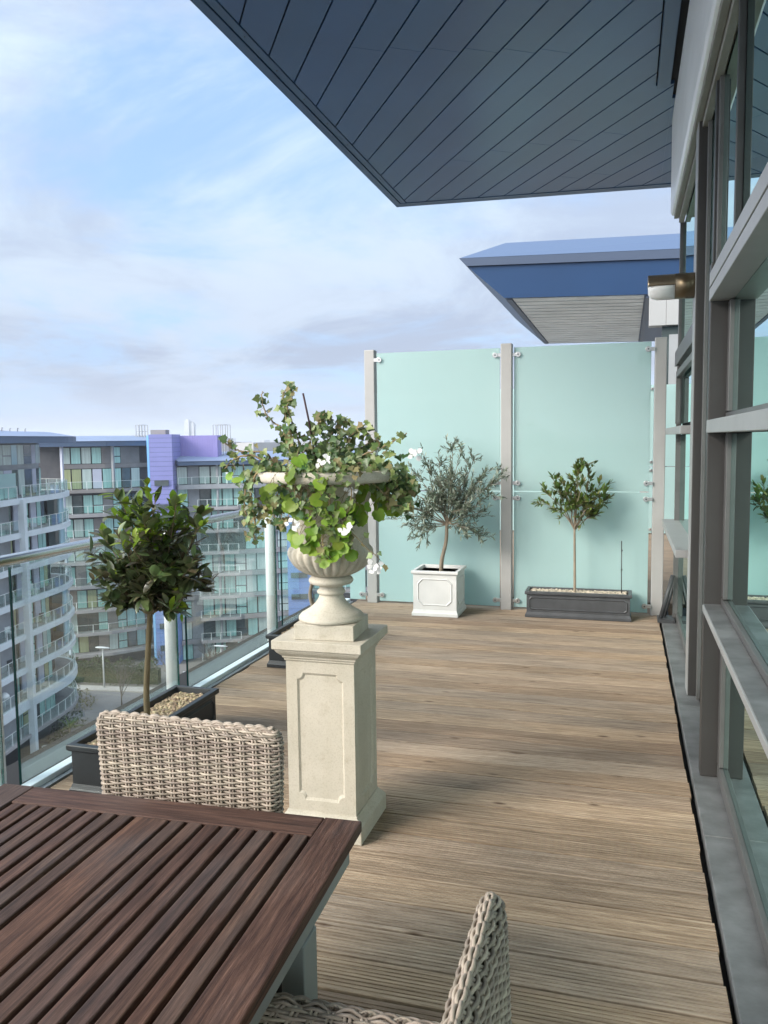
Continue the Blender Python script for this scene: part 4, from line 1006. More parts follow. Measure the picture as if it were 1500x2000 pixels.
ch2.location = (-.197, .998, 0); ch2.rotation_euler = (0, 0, R(-90))

# ================================================================== BEYOND THE TERRACE
random.seed(31)
GZ = -28.3
g = MB(); q = [UD(-9000, -9000), UD(9000, -9000), UD(9000, 9000), UD(-9000, 9000)]
g.add([(p.x, p.y, GZ) for p in q], [(0, 1, 2, 3)]); g.build('ground', 'town_ground', kind='structure')
def flat(name, mt, poly, z):
    g = MB(); g.prism([tuple(UD(u, d)) for u, d in poly], z - .2, z); return g.build(name, mt, kind='structure')
flat('road', 'asphalt', [(-45, 84.5), (-27, 82), (-8, 84), (20, 92), (20, 101), (-8, 95.5), (-27, 95.5), (-45, 98.2)], GZ + .06)
flat('pavement', 'paving', [(-45, 98.25), (-27, 95.55), (-8, 95.55), (20, 101.05), (20, 103), (-8, 97.3), (-27, 97.3), (-45, 99.9)], GZ + .18)
flat('path', 'paving', [(-45, 83), (-27, 80.5), (-8, 82), (-8, 83.95), (-27, 81.95), (-45, 84.4)], GZ + .16)

class Path:
    def __init__(s, pts):
        s.p = [Vector(q) for q in pts]; s.l = [0]
        for i in range(len(s.p) - 1): s.l.append(s.l[-1] + (s.p[i + 1] - s.p[i]).length)
        s.L = s.l[-1]
    def at(s, t, off=0):       # off > 0 goes inward (left of travel)
        t = max(0, min(s.L, t)); i = max(k for k in range(len(s.p) - 1) if s.l[k] <= t + 1e-9)
        a, b = s.p[i], s.p[i + 1]; f = (t - s.l[i]) / (s.l[i + 1] - s.l[i]); c = a.lerp(b, f)
        def nr(j):
            e_ = (s.p[j + 1] - s.p[j]).normalized(); return Vector((-e_.y, e_.x))
        n0 = (nr(i) + nr(max(i - 1, 0))).normalized(); n1 = (nr(i) + nr(min(i + 1, len(s.p) - 2))).normalized()
        return c + n0.lerp(n1, f).normalized() * off
    def near(s, d):            # arc length where depth d is first reached
        for k in range(2000):
            t = s.L * k / 2000
            if s.at(t).y >= d: return t
        return s.L
def ribbon(g, P, t0, t1, o0, o1, z0, z1, m=0, step=.8):
    n = max(1, int((t1 - t0) / step)); ls = []
    for i in range(n + 1):
        t = t0 + (t1 - t0) * i / n; a = P.at(t, o0); b = P.at(t, o1); a, b = UD(*a), UD(*b)
        ls.append([(a.x, a.y, z0), (b.x, b.y, z0), (b.x, b.y, z1), (a.x, a.y, z1)])
    g.ring(ls, m, False)
def rail(g, P, t0, t1, off, z, h=1.05, sp=1.5, m=0, r=.024):
    n = max(2, int((t1 - t0) / .7)); pts = []
    for i in range(n + 1):
        a = UD(*P.at(t0 + (t1 - t0) * i / n, off)); pts.append((a.x, a.y, z + h))
    g.tube(pts, r, 4, m)
    k = max(1, int(round((t1 - t0) / sp)))
    for i in range(k + 1):
        a = UD(*P.at(t0 + (t1 - t0) * i / k, off)); g.box(a.x - r, a.x + r, a.y - r, a.y + r, z, z + h, m)
def glassrail(parent, P, t0, t1, off, z, h=1.05, sp=1.5):
    g = MB(); rail(g, P, t0, t1, off, z, h, sp); ra = g.build('railing', 'f_white', parent)
    g = MB(); ribbon(g, P, t0, t1, off + .04, off + .06, z + .06, z + h - .05); g.build('glass_panel', 'far_balcony_glass', ra)
def win(parent, P, t0, t1, off, z0, z1, mt, split=None, fr_='f_reveal'):
    g = MB(); ribbon(g, P, t0, t1, off, off + .12, z0, z1, 0, 3); w = g.build('window', fr_, parent)
    def pn(a, b, c, d_, mm):
        g = MB(); ribbon(g, P, a + .05, b - .05, off - .02, off - .003, c + .05, d_ - .05, 0, 3); g.build('pane', mm, w)
    if split: zm = z0 + (z1 - z0) * split; pn(t0, t1, z0, zm, mt); pn(t0, t1, zm + .02, z1, mt)
    else: pn(t0, t1, z0, z1, mt)
GL = ['f_glass_teal'] * 6 + ['f_glass_pale'] * 4 + ['f_glass_dark'] * 4 + ['f_glass_yellow']

# --- curved pale block on the left
LP = Path([(-34.6, 52), (-33.0, 60), (-32.35, 66), (-31.95, 72), (-31.35, 77), (-31.2, 79), (-31.4, 81), (-31.9, 83), (-32.7, 84.6), (-33.8, 85.8), (-35.2, 86.5), (-37, 86.8), (-42, 86.8)])
q = UD(-33, 75)
Lb = thing('apartment_block', 'pale blue grey curved apartment block with stacked glass balconies at the left edge', 'building', (q.x, q.y, GZ))
tc_ = LP.near(72); t80 = LP.near(80.2); tE = LP.L - 6
fl = [-3.2, -6.2, -9.2, -12.2, -15.25, -18.25, -21.2, -24.4]
g = MB(); ribbon(g, LP, 0, LP.L, 2.1, 9, GZ, -3.3, 0, 1.0); g.build('wall', 'f_reveal', Lb)
for i, z in enumerate(fl):
    th = .85 if i == 6 else (.28 if i == 7 else .48)
    g = MB(); ribbon(g, LP, 0, tE + 3, -.02, .30, z - th, z + .02); sl = g.build('balcony', 'f_band' if i < 7 else 'f_slab', Lb)
    g = MB(); ribbon(g, LP, 0, tE + 3, .302, 2.3, z - .26, z - .02); g.build('floor', 'f_slab', sl)
    glassrail(sl, LP, tc_ + .4, tE + 1, .12, z + .02, 1.08, 1.45)
    glassrail(sl, LP, tc_ - 12, tc_ - .4, .12, z + .02, 1.08, 1.45)
    if i == 0: continue
    h = 2.48
    g = MB(); ribbon(g, LP, tc_ - 3.6, tc_ - .1, 1.15, 1.3, z, z + h); g.build('wall_panel', 'f_wall_grey', Lb)
    win(Lb, LP, tc_ - 5.6, tc_ - 3.7, 1.5, z, z + h, random.choice(GL))
    win(Lb, LP, tc_ - 8.0, tc_ - 5.7, 1.5, z, z + h, random.choice(GL))
    t = tc_ + .3
    for w, kind in ((.55, 'w'), (.28, 'r'), (1.05, 'p'), (.30, 'r'), (1.2, 'w'), (.28, 'r'), (.95, 'p'), (.25, 'r'), (.9, 'w'), (.8, 'w'), (.4, 'r')):
        if kind == 'p' and i < 7: g = MB(); ribbon(g, LP, t, t + w, 1.45, 1.6, z, z + h); g.build('wall_panel', 'f_panel', Lb)
        elif kind == 'w' or i == 7: win(Lb, LP, t, t + w, 1.55, z, z + h, random.choice(['f_glass_dark', 'f_glass_teal', 'f_glass_pale', 'f_glass_teal', 'f_glass_yellow']), .45 if w > 1 else None)
        t += w
    if i in (1, 2, 4, 5): 
        g = MB(); ribbon(g, LP, t80, tE + 2, .55, .68, z + .02, z + h, 0, .5); g.build('curved_glazing', 'f_curve_glass', Lb)
c = UD(*LP.at(tc_, -.06)); g = MB(); g.obox((c.x, c.y, (GZ - 3.3) / 2), UD(.26, 0).to_3d() * 1, UD(0, .3).to_3d(), (0, 0, (-3.3 - GZ) / 2)); g.build('column', 'f_band', Lb)
# penthouse
t = tc_ - 11; k = 0
PW = [('f_glass_dark', 1.3), ('f_panel', 1.2), ('f_glass_pale', 1.2), ('f_glass_pale', 1.1), ('f_curve_glass', .8), ('f_glass_pale', .9)]
while t < tE - 2:
    mt, w = PW[k % 6]; w *= 1.25
    win(Lb, LP, t, t + w, 2.6, -.35, 1.55, mt, .45 if k % 6 in (0, 3) else None, 'f_wall_grey')
    win(Lb, LP, t, t + w, 2.6, -3.15, -.75, 'f_panel' if k % 4 == 1 else random.choice(GL), None, 'f_wall_grey'); t += w; k += 1
g = MB(); ribbon(g, LP, tc_ - 11, tE, 2.72, 2.9, -3.2, 1.7); g.build('wall', 'f_wall_grey', Lb)
g = MB(); ribbon(g, LP, tc_ - 4.2, tc_ + 1.2, 1.1, 1.14, -3.15, -1.0); g.build('screen', 'frosted_glass', Lb)
g = MB(); ribbon(g, LP, 0, tE + 2.5, -.9, 9, 1.66, 2.26); rf = g.build('roof', 'f_fascia', Lb)
g = MB(); n = 60; ls = []
for i in range(n + 1):
    t = (tE + 2.5) * i / n; a, b, c = UD(*LP.at(t, -.98)), UD(*LP.at(t, 1.5)), UD(*LP.at(t, 9)); ls.append([(a.x, a.y, 2.262), (c.x, c.y, 2.262), (c.x, c.y, 3.0), (b.x, b.y, 2.72)])
g.ring(ls, 0, False); g.build('roof_sheet', 'f_roof', rf)
for i in range(9):
    a = UD(*LP.at(tc_ - 5 + i * 1.25, 2.2)); g = MB(); g.tube([(a.x, a.y, 2.7), (a.x, a.y, 2.98 + .1 * (i % 2)), (a.x + .12, a.y, 3.02)], .05, 5); g.build('roof_vent', 'f_steel', rf)

# --- recessed brown block
MP = Path([(-45.5, 105.6), (-40.5, 107), (-36.8, 108.4), (-33.3, 111.2), (-31.0, 113)])
q = UD(-37, 108)
Mb = thing('apartment_block', 'recessed grey brown apartment block between the curved block and the first blue tower', 'building', (q.x, q.y, GZ))
g = MB(); ribbon(g, MP, 0, MP.L, 1.1, 9, GZ, 1.2); g.build('wall', 'f_slab_dark', Mb)
g = MB(); ribbon(g, MP, 0, MP.L - .6, -.9, 9, 1.16, 1.84); rf = g.build('roof', 'f_fascia', Mb)
g = MB(); ls = []
for i in range(13):
    t = (MP.L - .6) * i / 12; a, b, c = UD(*MP.at(t, -1.0)), UD(*MP.at(t, 2)), UD(*MP.at(t, 9)); ls.append([(a.x, a.y, 1.842), (c.x, c.y, 1.842), (c.x, c.y, 2.6), (b.x, b.y, 2.35)])
g.ring(ls, 0, False); g.build('roof_sheet', 'f_roof', rf)
mf = [-4.5, -7.7, -10.85, -14.0, -17.2, -20.4, -23.5, -26.4]
t0 = 3.6
def row(P, par, ts, off, z0, z1, pick, split=()):
    for j in range(len(ts) - 1):
        mm = pick(j)
        if mm is None: continue
        if mm.startswith('wall:'):
            g = MB(); ribbon(g, P, ts[j], ts[j + 1], off, off + .14, z0, z1, 0, 3); g.build('wall_panel', mm[5:], par)
        else: win(par, P, ts[j] + .03, ts[j + 1] - .03, off, z0, z1, mm, .42 if j in split else None)
ts = [t0 + 1.32 * j for j in range(9)]
row(MP, Mb, ts, .6, -1.15, 1.05, lambda j: ['f_glass_pale', 'f_glass_teal', 'f_glass_pale', 'f_glass_teal', 'wall:f_brown', 'f_glass_teal', 'wall:f_brown', 'wall:f_brown'][j], (5,))
g = MB(); ribbon(g, MP, t0, MP.L, .5, .9, -1.75, -1.17); g.build('balcony', 'f_brown', Mb)
row(MP, Mb, ts, .6, -4.45, -1.78, lambda j: ['f_glass_yellow', 'f_glass_yellow', 'f_glass_pale', 'f_panel', 'f_glass_teal', 'f_glass_teal', 'f_glass_dark', 'f_glass_pale'][j])
for i, z in enumerate(mf):
    g = MB(); ribbon(g, MP, 0, MP.L, -.6, 1.2, z - .42, z); b = g.build('balcony', 'f_brown' if i == 0 else 'f_slab', Mb)
    if i < 7: glassrail(b, MP, 3.0, MP.L - .3, -.5, z, 1.05, 1.9)
    if i: row(MP, Mb, ts, .75, z - 0 + .02, z + 2.45, lambda j: random.choice(GL) if (j + i) % 5 else 'wall:f_brown', (3, 5))
for tt in (3.9, 10.2):
    a = UD(*MP.at(tt, -.2)); g = MB(); g.box(a.x - .16, a.x + .16, a.y - .16, a.y + .16, -4.4 if tt > 5 else GZ, 1.15); g.build('column', 'f_wall_grey' if tt > 5 else 'f_panel', Mb)
def frame_thing(label, u, d, z, w, h, dp):
    q = UD(u, d); g = MB()
    for a in (0, .33, .66, 1):
        for b in (0, 1): p = UD(u + w * a, d + dp * b); g.box(p.x - .05, p.x + .05, p.y - .05, p.y + .05, z, z + h)
    for zz in (.55, 1.0):
        for b in (0, 1):
            p0, p1 = UD(u, d + dp * b), UD(u + w, d + dp * b); g.tube([(p0.x, p0.y, z + h * zz), (p1.x, p1.y, z + h * zz)], .05, 4)
    tag(g.build('rooftop_frame', 'f_steel', org=(q.x, q.y, z)), label, 'frame')
frame_thing('small steel lattice frame on the roof of the recessed block', -34.2, 114, 2.0, 1.2, 2.0, 1.5)

# --- first blue tower with violet plant room
def tower(label, pl, z1, mats, slits, loc):
    t = thing('stair_tower', label, 'tower', loc); P = Path(pl)
    g = MB(); g.prism([tuple(UD(u, d)) for u, d in pl[:4]], GZ, z1); g.build('wall', mats[0], t)
    return t
q = UD(-29.6, 108); tw = thing('stair_tower', 'first blue clad stair tower rising above the roofs with violet plant room behind', 'tower', (q.x, q.y, GZ))
def cladbox(parent, name, mt, c, z0, z1, pan=.62, jm='f_fascia'):
    g = MB(); z = z0
    while z < z1 - .05:
        zz = min(z + pan, z1); g.prism([tuple(UD(u, d)) for u, d in c], z + .035, zz); z = zz
    o = g.build(name, mt, parent)
    cu = sum(p[0] for p in c) / 4; cd = sum(p[1] for p in c) / 4
    g = MB(); g.prism([tuple(UD(cu + (u - cu) * .985, cd + (d - cd) * .985)) for u, d in c], z0, z1 - .03); g.build('core', jm, o); return o
cladbox(tw, 'wall', 'f_violet', [(-30.75, 108), (-27.85, 108.4), (-27.85, 113), (-30.75, 113)], -14, 2.62)
cladbox(tw, 'wall', 'f_blue', [(-30.75, 108), (-27.85, 108.4), (-27.85, 113), (-30.75, 113)], GZ, -14)
g = MB(); g.prism([tuple(UD(u, d)) for u, d in [(-31.5, 109.5), (-30.78, 108.02), (-30.78, 113), (-31.5, 113)]], GZ, 2.5); g.build('wall', 'f_bluelight', tw)
for z in (-3.4, -6.6, -9.8, -13.0, -16.2, -19.4, -22.6, -25.6):
    g = MB(); g.prism([tuple(UD(u, d)) for u, d in [(-30.2, 107.9), (-28.4, 108.15), (-28.4, 108.6), (-30.2, 108.4)]], z - .75, z); g.build('window', 'f_glass_dark', tw)
g = MB(); u = -27.9
while u < -22.8: g.prism([tuple(UD(a, d)) for a, d in [(u, 113.2), (u + .31, 113.2), (u + .31, 116), (u, 116)]], -1.2, 2.45); u += .34
g.prism([tuple(UD(a, d)) for a, d in [(-27.9, 113.23), (-22.8, 113.23), (-22.8, 116), (-27.9, 116)]], -1.2, 2.40)
g.build('plant_room', 'f_purple', tw)
g = MB(); g.prism([tuple(UD(a, d)) for a, d in [(-31.2, 110.5), (-29.2, 110.5), (-29.2, 112.5), (-31.2, 112.5)]], 2.62, 3.25); g.build('roof_box', 'f_brown', tw)

# --- concave block on the right of the tower
def block(label, P, floors, roofz, balc, bw, loc, skip=0):
    t = thing('apartment_block', label, 'building', (loc.x, loc.y, GZ))
    g = MB(); ribbon(g, P, 0, P.L, 1.0, 9, GZ, roofz - .6); g.build('wall', 'f_slab_dark', t)
    g = MB(); ribbon(g, P, 0, P.L, -1.2, 9, roofz - .55, roofz); rf = g.build('roof', 'f_fascia', t)
    g = MB(); ls = []
    for i in range(17):
        s = P.L * i / 16; a, b, c = UD(*P.at(s, -1.3)), UD(*P.at(s, 2)), UD(*P.at(s, 9)); ls.append([(a.x, a.y, roofz + .004), (c.x, c.y, roofz + .004), (c.x, c.y, roofz + 1.1), (b.x, b.y, roofz + .6)])
    g.ring(ls, 0, False); g.build('roof_sheet', 'f_roof', rf)
    for i, z in enumerate(floors):
        g = MB(); ribbon(g, P, 0, P.L, -.15 if i else -.9, 1.1, z - .62, z - .02); b = g.build('balcony', 'f_slab' if i else 'f_wall_grey', t)
        if i == 0: glassrail(b, P, .1, P.L - .1, -.8, z, 1.0, 1.9)
        else:
            for b0, b1 in balc:
                g = MB(); ribbon(g, P, b0, b1, -1.5, -.16, z - .40, z - .02); b2 = g.build('balcony', 'f_slab', t); glassrail(b2, P, b0 + .05, b1 - .05, -1.42, z, 1.0, 1.5)
        n = int(P.L / bw)
        for j in range(n):
            s0 = .15 + j * (P.L - .3) / n; s1 = .15 + (j + 1) * (P.L - .3) / n
            u = random.random()
            if (j * 5 + 2) % 7 == 0:
                g = MB(); ribbon(g, P, s0, s1, .30, .5, z, z + 2.4, 0, 3); g.build('wall_panel', 'f_wall_grey', t); continue
            win(t, P, s0 + .04, s1 - .04, .3, z, z + 2.40, random.choice(GL[:10] + GL[:6] + GL[10:]), .42 if (j * 3 + 1) % 4 == 0 else None)
    return t
RP = Path([(-27.85, 110.0), (-25.5, 111.4), (-22.5, 112.0), (-19.4, 112.4), (-16.7, 113.4), (-13.35, 114.4)])
rfz = [-4.15, -7.2, -10.3, -13.3, -16.3, -19.4, -22.4, -25.5, -28.3]
Rb = block('concave apartment block with teal curtained windows between the two blue towers', RP, rfz, -1.0, [(2.6, 8.2)], 1.45, UD(-20, 112))
for tt in (5.6, 6.9):
    a = UD(*RP.at(tt, -.5)); g = MB(); g.box(a.x - .13, a.x + .13, a.y - .13, a.y + .13, -4.1 if tt > 6 else GZ, -1.5); g.build('column', 'f_wall_grey' if tt < 6 else 'f_white', Rb)
frame_thing('tall steel lattice frame on the roof right of the violet plant room', -23.6, 114.4, -.3, 2.0, 4.2, 2.0)
q = UD(-12, 112.5); tw2 = thing('stair_tower', 'second lighter blue stair tower with dark slit windows behind the urn', 'tower', (q.x, q.y, GZ))
cladbox(tw2, 'wall', 'f_blue', [(-13.4, 112.0), (-10.25, 112.4), (-10.25, 117), (-13.4, 117)], GZ, -1.2, .95)
for z in (-3.4, -6.6, -9.8, -13.0, -16.6, -19.6, -22.6, -25.6):
    g = MB(); g.prism([tuple(UD(u, d)) for u, d in [(-12.95, 111.9), (-10.7, 112.2), (-10.7, 112.7), (-12.95, 112.4)]], z - .72, z); g.build('window', 'f_glass_dark', tw2)
R2 = Path([(-10.2, 114.6), (-6, 115.4), (-1, 116), (5, 116.5)])
block('apartment block continuing to the right of the second blue tower', R2, rfz, -1.0, [(1.5, 6.0)], 1.9, UD(-4, 115))

# --- planting and street things
def scatter(name, mt, c, r, n, s, label=None, cat=None, stuff=False, org=None):
    g = MB()
    for i in range(n):
        p = Vector((rnd(-1, 1), rnd(-1, 1), rnd(0, 1)))
        if p.x ** 2 + p.y ** 2 + (p.z * .9) ** 2 > 1.05: continue
        q = UD(c[0] + p.x * r[0], c[1] + p.y * r[1]); z = c[2] + p.z * r[2]
        g.leaf((q.x, q.y, z), jit((0, 0, .3), 1), jit((0, 0, 1), .6), s * rnd(.6, 1.4), s * rnd(.4, .8), 0, .2, .2, ((0, .1), (.5, .5), (1, 0)))
    return g
def hedge(label, u0, u1, d0, d1, h, mt, s=.28, n=2600):
    g = MB(); q = UD((u0 + u1) / 2, (d0 + d1) / 2)
    for i in range(n):
        f = random.random(); u = u0 + (u1 - u0) * f; d = d0 + (d1 - d0) * f + rnd(-1, 1); hh = h * (1 + .12 * math.sin(u * 1.7) + .08 * math.sin(u * 4.1))
        z = GZ + hh * (1 - rnd(0, 1) ** 2); p = UD(u, d)
        g.leaf((p.x, p.y, z), jit((0, 0, .3), 1), jit((0, 0, 1), .6), s * rnd(.6, 1.4), s * rnd(.5, .9), 0, .2, .2, ((0, .1), (.5, .5), (1, 0)))
    a, b = UD(u0, d0), UD(u1, d1); g.wall((a.x, a.y), (b.x, b.y), .9, GZ, GZ + h * .7)
    tag(g.build('hedge', mt, org=(q.x, q.y, GZ)), label, 'hedge')
hedge('dark clipped hedge along the far pavement below the recessed block', -41, -28.2, 101.0, 99.2, 2.7, 'hedge_leaf')
def bare_tree(label, u, d, h, seed, cat='tree', name='bare_tree'):
    random.seed(seed); q = UD(u, d); t = thing(name, label, cat, (q.x, q.y, GZ)); T = MB(); K = MB()
    T.tube([(q.x, q.y, GZ), (q.x + rnd(-.1, .1), q.y, GZ + h * .35)], [.10, .07], 6)
    def br(p, dr, L, r, k):
        e_ = p + dr * L; m_ = p + dr * L * .5 + jit((0, 0, 0), L * .06); (T if k > 2 else K).tube([p, m_, e_], [r, r * .8, r * .55], 4, 0, False)
        if k == 0: return
        for i in range(3):
            nd2 = (dr + jit((0, 0, .25), .75)).normalized(); br(p.lerp(e_, rnd(.45, 1)), nd2, L * rnd(.6, .8), r * .55, k - 1)
    for i in range(5): br(Vector((q.x, q.y, GZ + h * rnd(.2, .36))), (Vector((rnd(-.7, .7), rnd(-.7, .7), 1))).normalized(), h * .32, .05, 3)
    T.build('trunk', 'bare_twig', t); K.build('crown', 'bare_twig', t)
bare_tree('bare winter tree by the road in front of the dark hedge', -29.6, 89.5, 6.6, 41)
bare_tree('bare winter tree right of the bay tree trunk beyond the road', -26.4, 97.5, 6.0, 42)
for k, (u, d, h) in enumerate([(-22.6, 103.5, 4.6), (-20.4, 102, 4.2), (-18.2, 104, 5), (-16.4, 102.5, 4.4), (-21.4, 99, 3.6), (-18.8, 99.5, 3.6)]):
    bare_tree(['bare shrub under the concave block, furthest left of its clump', 'bare shrub in front of the pale street lamp by the concave block', 'tall bare shrub against the concave block wall', 'bare shrub at the right end of the clump by the concave block', 'low bare shrub nearest the road on the left of the clump', 'low bare shrub nearest the road on the right of the clump'][k], u, d, h, 50 + k, 'shrub', 'bare_shrub')
random.seed(77)
def street_lamp(label, u, d, h, tw_=1):
    q = UD(u, d); t = thing('street_lamp', label, 'lamp', (q.x, q.y, GZ)); g = MB(); g.tube([(q.x, q.y, GZ), (q.x, q.y, GZ + 2), (q.x, q.y, GZ + h)], [.12, .10, .08], 8); g.build('pole', 'lamp_metal', t)
    e_ = UD(1, .3).to_3d().normalized(); c = Vector((q.x, q.y, GZ + h + .1)); g = MB(); ls = []
    for s, r in ((-.85, .05), (-.6, .2), (0, .26), (.6, .18), (.85, .04)):
        ls.append([tuple(c + e_ * s + Vector((-e_.y, e_.x, 0)) * (r * math.cos(2 * math.pi * i / 8)) + Vector((0, 0, -.14 * s * tw_ + r * .55 * math.sin(2 * math.pi * i / 8)))) for i in range(8)])
    g.ring(ls); g.build('lamp_head', 'lamp_head', t)
street_lamp('pale street lamp standing in front of the dark hedge', -34.4, 97.8, 5.0)
street_lamp('street lamp with round head just right of the white balustrade post', -21.4, 88, 4.6)
street_lamp('street lamp among the bare shrubs under the concave block', -20.7, 101, 4.2)
def bush(label, u, d, z, r, h, mt, n, s, name='shrub', cat='shrub'):
    q = UD(u, d); g = scatter('', mt, (u, d, z), (r, r, h), n, s); tag(g.build(name, mt, org=(q.x, q.y, z)), label, cat)
bush('dark shrub mass at the corner of the road beside the curved block', -33.6, 81.5, GZ, 3.2, 2.6, 'hedge_leaf', 1500, .3)
bush('brownish shrub beyond the end of the curved block', -35.6, 91, GZ, 2.6, 2.0, 'shrub_leaf', 1000, .28)
bush('olive brown shrub at the left end of the road', -37.8, 93.5, GZ, 2.2, 2.2, 'shrub_leaf', 800, .28)
bush('dark green shrub between the road corner and the garden terrace', -31.0, 78.5, GZ, 2.4, 2.1, 'hedge_leaf', 1000, .28)
bush('low yellowish shrub in the garden below the curved block', -29.4, 69.5, GZ, 1.4, 1.1, 'palm_leaf', 500, .3)
bush('low green shrub in front of the lower garden rail', -28.2, 67.6, GZ, 1.5, .9, 'hedge_leaf', 500, .28)
bush('green shrub at the foot of the curved block column', -31.0, 69.2, GZ, 1.1, 2.2, 'hedge_leaf', 500, .28)
def palm(label, u, d, z, h, n=26):
    q = UD(u, d); t = thing('palm_plant', label, 'plant', (q.x, q.y, z)); g = MB(); g.tube([(q.x, q.y, z), (q.x, q.y, z + h * .45)], .09, 6); g.build('trunk', 'bark_grey', t); g = MB()
    for i in range(n):
        a = rnd(0, 6.28); g.leaf((q.x, q.y, z + h * .45), (math.cos(a), math.sin(a), rnd(-.1, 1.5)), (0, 0, 1), h * rnd(.5, .75), .10, 0, .2, .35, ((0, .4), (.4, .6), (1, 0)))
    g.build('foliage', 'palm_leaf', t)
palm('spiky palm plant on the curved garden deck under the block', -29.9, 75.2, -26.2, 2.4)
palm('spiky yellow palm plant at the lower left of the garden', -29.5, 65.0, GZ, 2.6)
palm('spiky green palm beside the block column', -30.8, 67.4, GZ, 3.0)
# garden deck with curved white rail
GD = Path([(-30.6, 70.4), (-29.0, 71.0), (-27.8, 72.2), (-27.0, 74.0), (-26.8, 76.5), (-27.4, 79)])
q = UD(-29, 74); gt = thing('garden_deck', 'dark raised garden deck with curved white rail below the curved block', 'deck', (q.x, q.y, GZ))
g = MB(); ribbon(g, GD, 0, GD.L, 0, 3.6, GZ + 1.7, GZ + 2.1); g.build('platform', 'f_slab_dark', gt)
glassrail(gt, GD, .1, GD.L - .1, .1, GZ + 2.1, 1.1, 1.3)
q = UD(-28.2, 72.4); t = thing('garden_planter', 'white round garden planter on the raised deck', 'planter', (q.x, q.y, GZ + 2.1))
g = MB(); g.ring([[(q.x + r * math.cos(2 * math.pi * i / 12), q.y + r * math.sin(2 * math.pi * i / 12), GZ + 2.1 + z) for i in range(12)] for z, r in ((0, .32), (.12, .2), (.5, .16), (.75, .42), (.85, .42))]); g.build('bowl', 'f_white', t)
q = UD(-27.9, 64.6); t = thing('garden_table', 'white garden table at the lower left of the courtyard', 'table', (q.x, q.y, GZ))
g = MB(); g.box(q.x - .6, q.x + .6, q.y - .5, q.y + .5, GZ + .68, GZ + .74); g.build('tabletop', 'f_white', t)
for sx in (-.5, .5):
    for sy in (-.4, .4): g = MB(); g.box(q.x + sx - .04, q.x + sx + .04, q.y + sy - .04, q.y + sy + .04, GZ, GZ + .68); g.build('leg', 'f_white', t)
# --- things left out on the balconies
def onbal(t, off, z): p = UD(*LP.at(t, off)); return Vector((p.x, p.y, z))
p = onbal(tE - 1.2, .75, -18.2); g = MB()
for i in range(90): g.leaf(p + Vector((rnd(-.4, .4), rnd(-.4, .4), rnd(.5, 1.25))), jit((0, 0, .2), 1), (0, 0, 1), .28, .16)
g.tube([p, p + Vector((0, 0, .6))], .2, 8); tag(g.build('balcony_plant', 'geranium_leaf', org=p), 'yellow green potted plant at the rounded end of the thick lowest pale balcony', 'plant')
def garden_seat(label, t, z, mt):
    p = onbal(t, .8, z); th = thing('garden_chair', label, 'chair', p); g = MB(); g.box(p.x - .3, p.x + .3, p.y - .3, p.y + .3, z + .38, z + .46); g.build('seat', mt, th)
    g = MB(); g.box(p.x - .3, p.x - .24, p.y - .3, p.y + .3, z + .46, z + .9); g.build('backrest', mt, th)
    for a in (-.26, .26):
        for b in (-.26, .26): g = MB(); g.box(p.x + a - .025, p.x + a + .025, p.y + b - .025, p.y + b + .025, z, z + .38); g.build('leg', mt, th)
garden_seat('white seat on the balcony left of the block column, fourth band down', tc_ - 1.6, -15.23, 'f_white')
garden_seat('dark seat on the balcony left of the block column, fifth band down', tc_ - 1.5, -18.23, 'plastic_dark')
garden_seat('white seat on the curved balcony just right of the column, third band down', tc_ + 2.6, -12.18, 'f_white')
garden_seat('dark seat on the curved balcony midway along, fourth band down', tc_ + 4.2, -15.23, 'plastic_dark')
p = onbal(tc_ - 3.2, .7, -21.18); g = MB(); g.tube([p, p + Vector((0, 0, 1.1))], .05, 6); g.ring([[(p.x + r * math.cos(2 * math.pi * i / 14), p.y + r * math.sin(2 * math.pi * i / 14), p.z + z) for i in range(14)] for z, r in ((1.0, .42), (1.2, .40), (1.42, .22), (1.5, .02))])
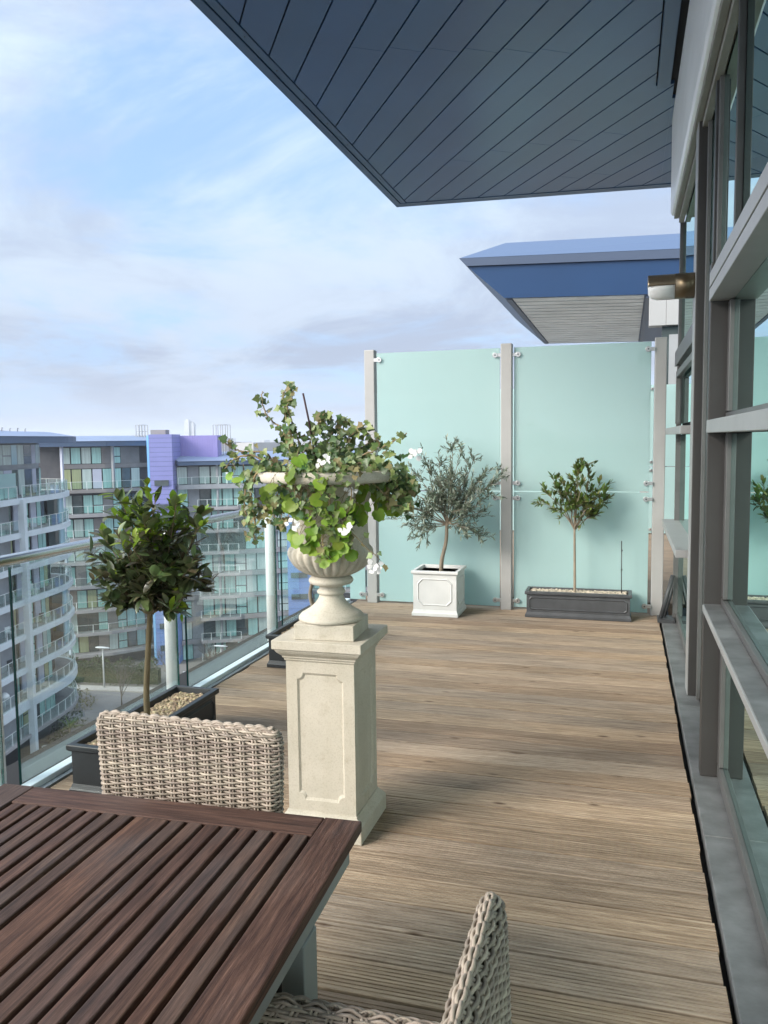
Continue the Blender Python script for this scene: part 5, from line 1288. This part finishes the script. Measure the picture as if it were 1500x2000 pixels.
tag(g.build('parasol', 'f_white', org=p), 'small white domed parasol on the lowest pale balcony left of the column', 'parasol')
# --- the town on the skyline
random.seed(99)
g = MB()
for i in range(520):
    d = 260 * (10 ** rnd(0, 1.1)); u = d * rnd(-.56, .12); q = UD(u, d); w = rnd(10, 34) * (1 + d / 3000); h = rnd(7, 17) + (d / 120 if random.random() < .5 else 0) + (rnd(6, 20) if random.random() < .04 else 0)
    a = rnd(0, 3.14); x, y_ = Vector((math.cos(a), math.sin(a))) * w / 2, Vector((-math.sin(a), math.cos(a))) * w * rnd(.3, .6)
    g.obox((q.x, q.y, GZ + h / 2), (x.x, x.y, 0), (y_.x, y_.y, 0), (0, 0, h / 2))
g.build('distant_town', 'town_wall', kind='stuff')
def town_tower(label, u, d, w, h):
    q = UD(u, d); g = MB(); g.box(q.x - w / 2, q.x + w / 2, q.y - w / 2, q.y + w / 2, GZ, GZ + h)
    for k in range(int(h / 6)): g.box(q.x - w / 2 - .4, q.x + w / 2 + .4, q.y - w / 2 - .4, q.y + w / 2 + .4, GZ + 5 + k * 6, GZ + 6.2 + k * 6)
    g.box(q.x - w / 4, q.x + w / 4, q.y - w / 4, q.y + w / 4, GZ + h, GZ + h + 3); tag(g.build('tower_block', 'town_tower', org=(q.x, q.y, GZ)), label, 'tower')
town_tower('distant pale tower block on the skyline, taller of the pair', -355, 1500, 9, 68)
town_tower('distant pale tower block on the skyline, right one of the pair', -346, 1500, 7, 63)

# --- thin winter haze over the town
g = MB(); q = [UD(-3200, -150), UD(3200, -150), UD(3200, 3600), UD(-3200, 3600)]
g.prism([tuple(p) for p in q], GZ - 1, 47)
hm = bpy.data.materials.new('haze_air'); hm.use_nodes = True; hn = hm.node_tree; hn.nodes.clear()
ho = hn.nodes.new('ShaderNodeOutputMaterial'); hv = hn.nodes.new('ShaderNodeVolumePrincipled'); hv.inputs['Density'].default_value = .00032; hv.inputs['Color'].default_value = (.86, .91, 1, 1)
hn.links.new(hv.outputs[0], ho.inputs['Volume']); MATS['haze_air'] = hm
g.build('haze', 'haze_air', kind='stuff')
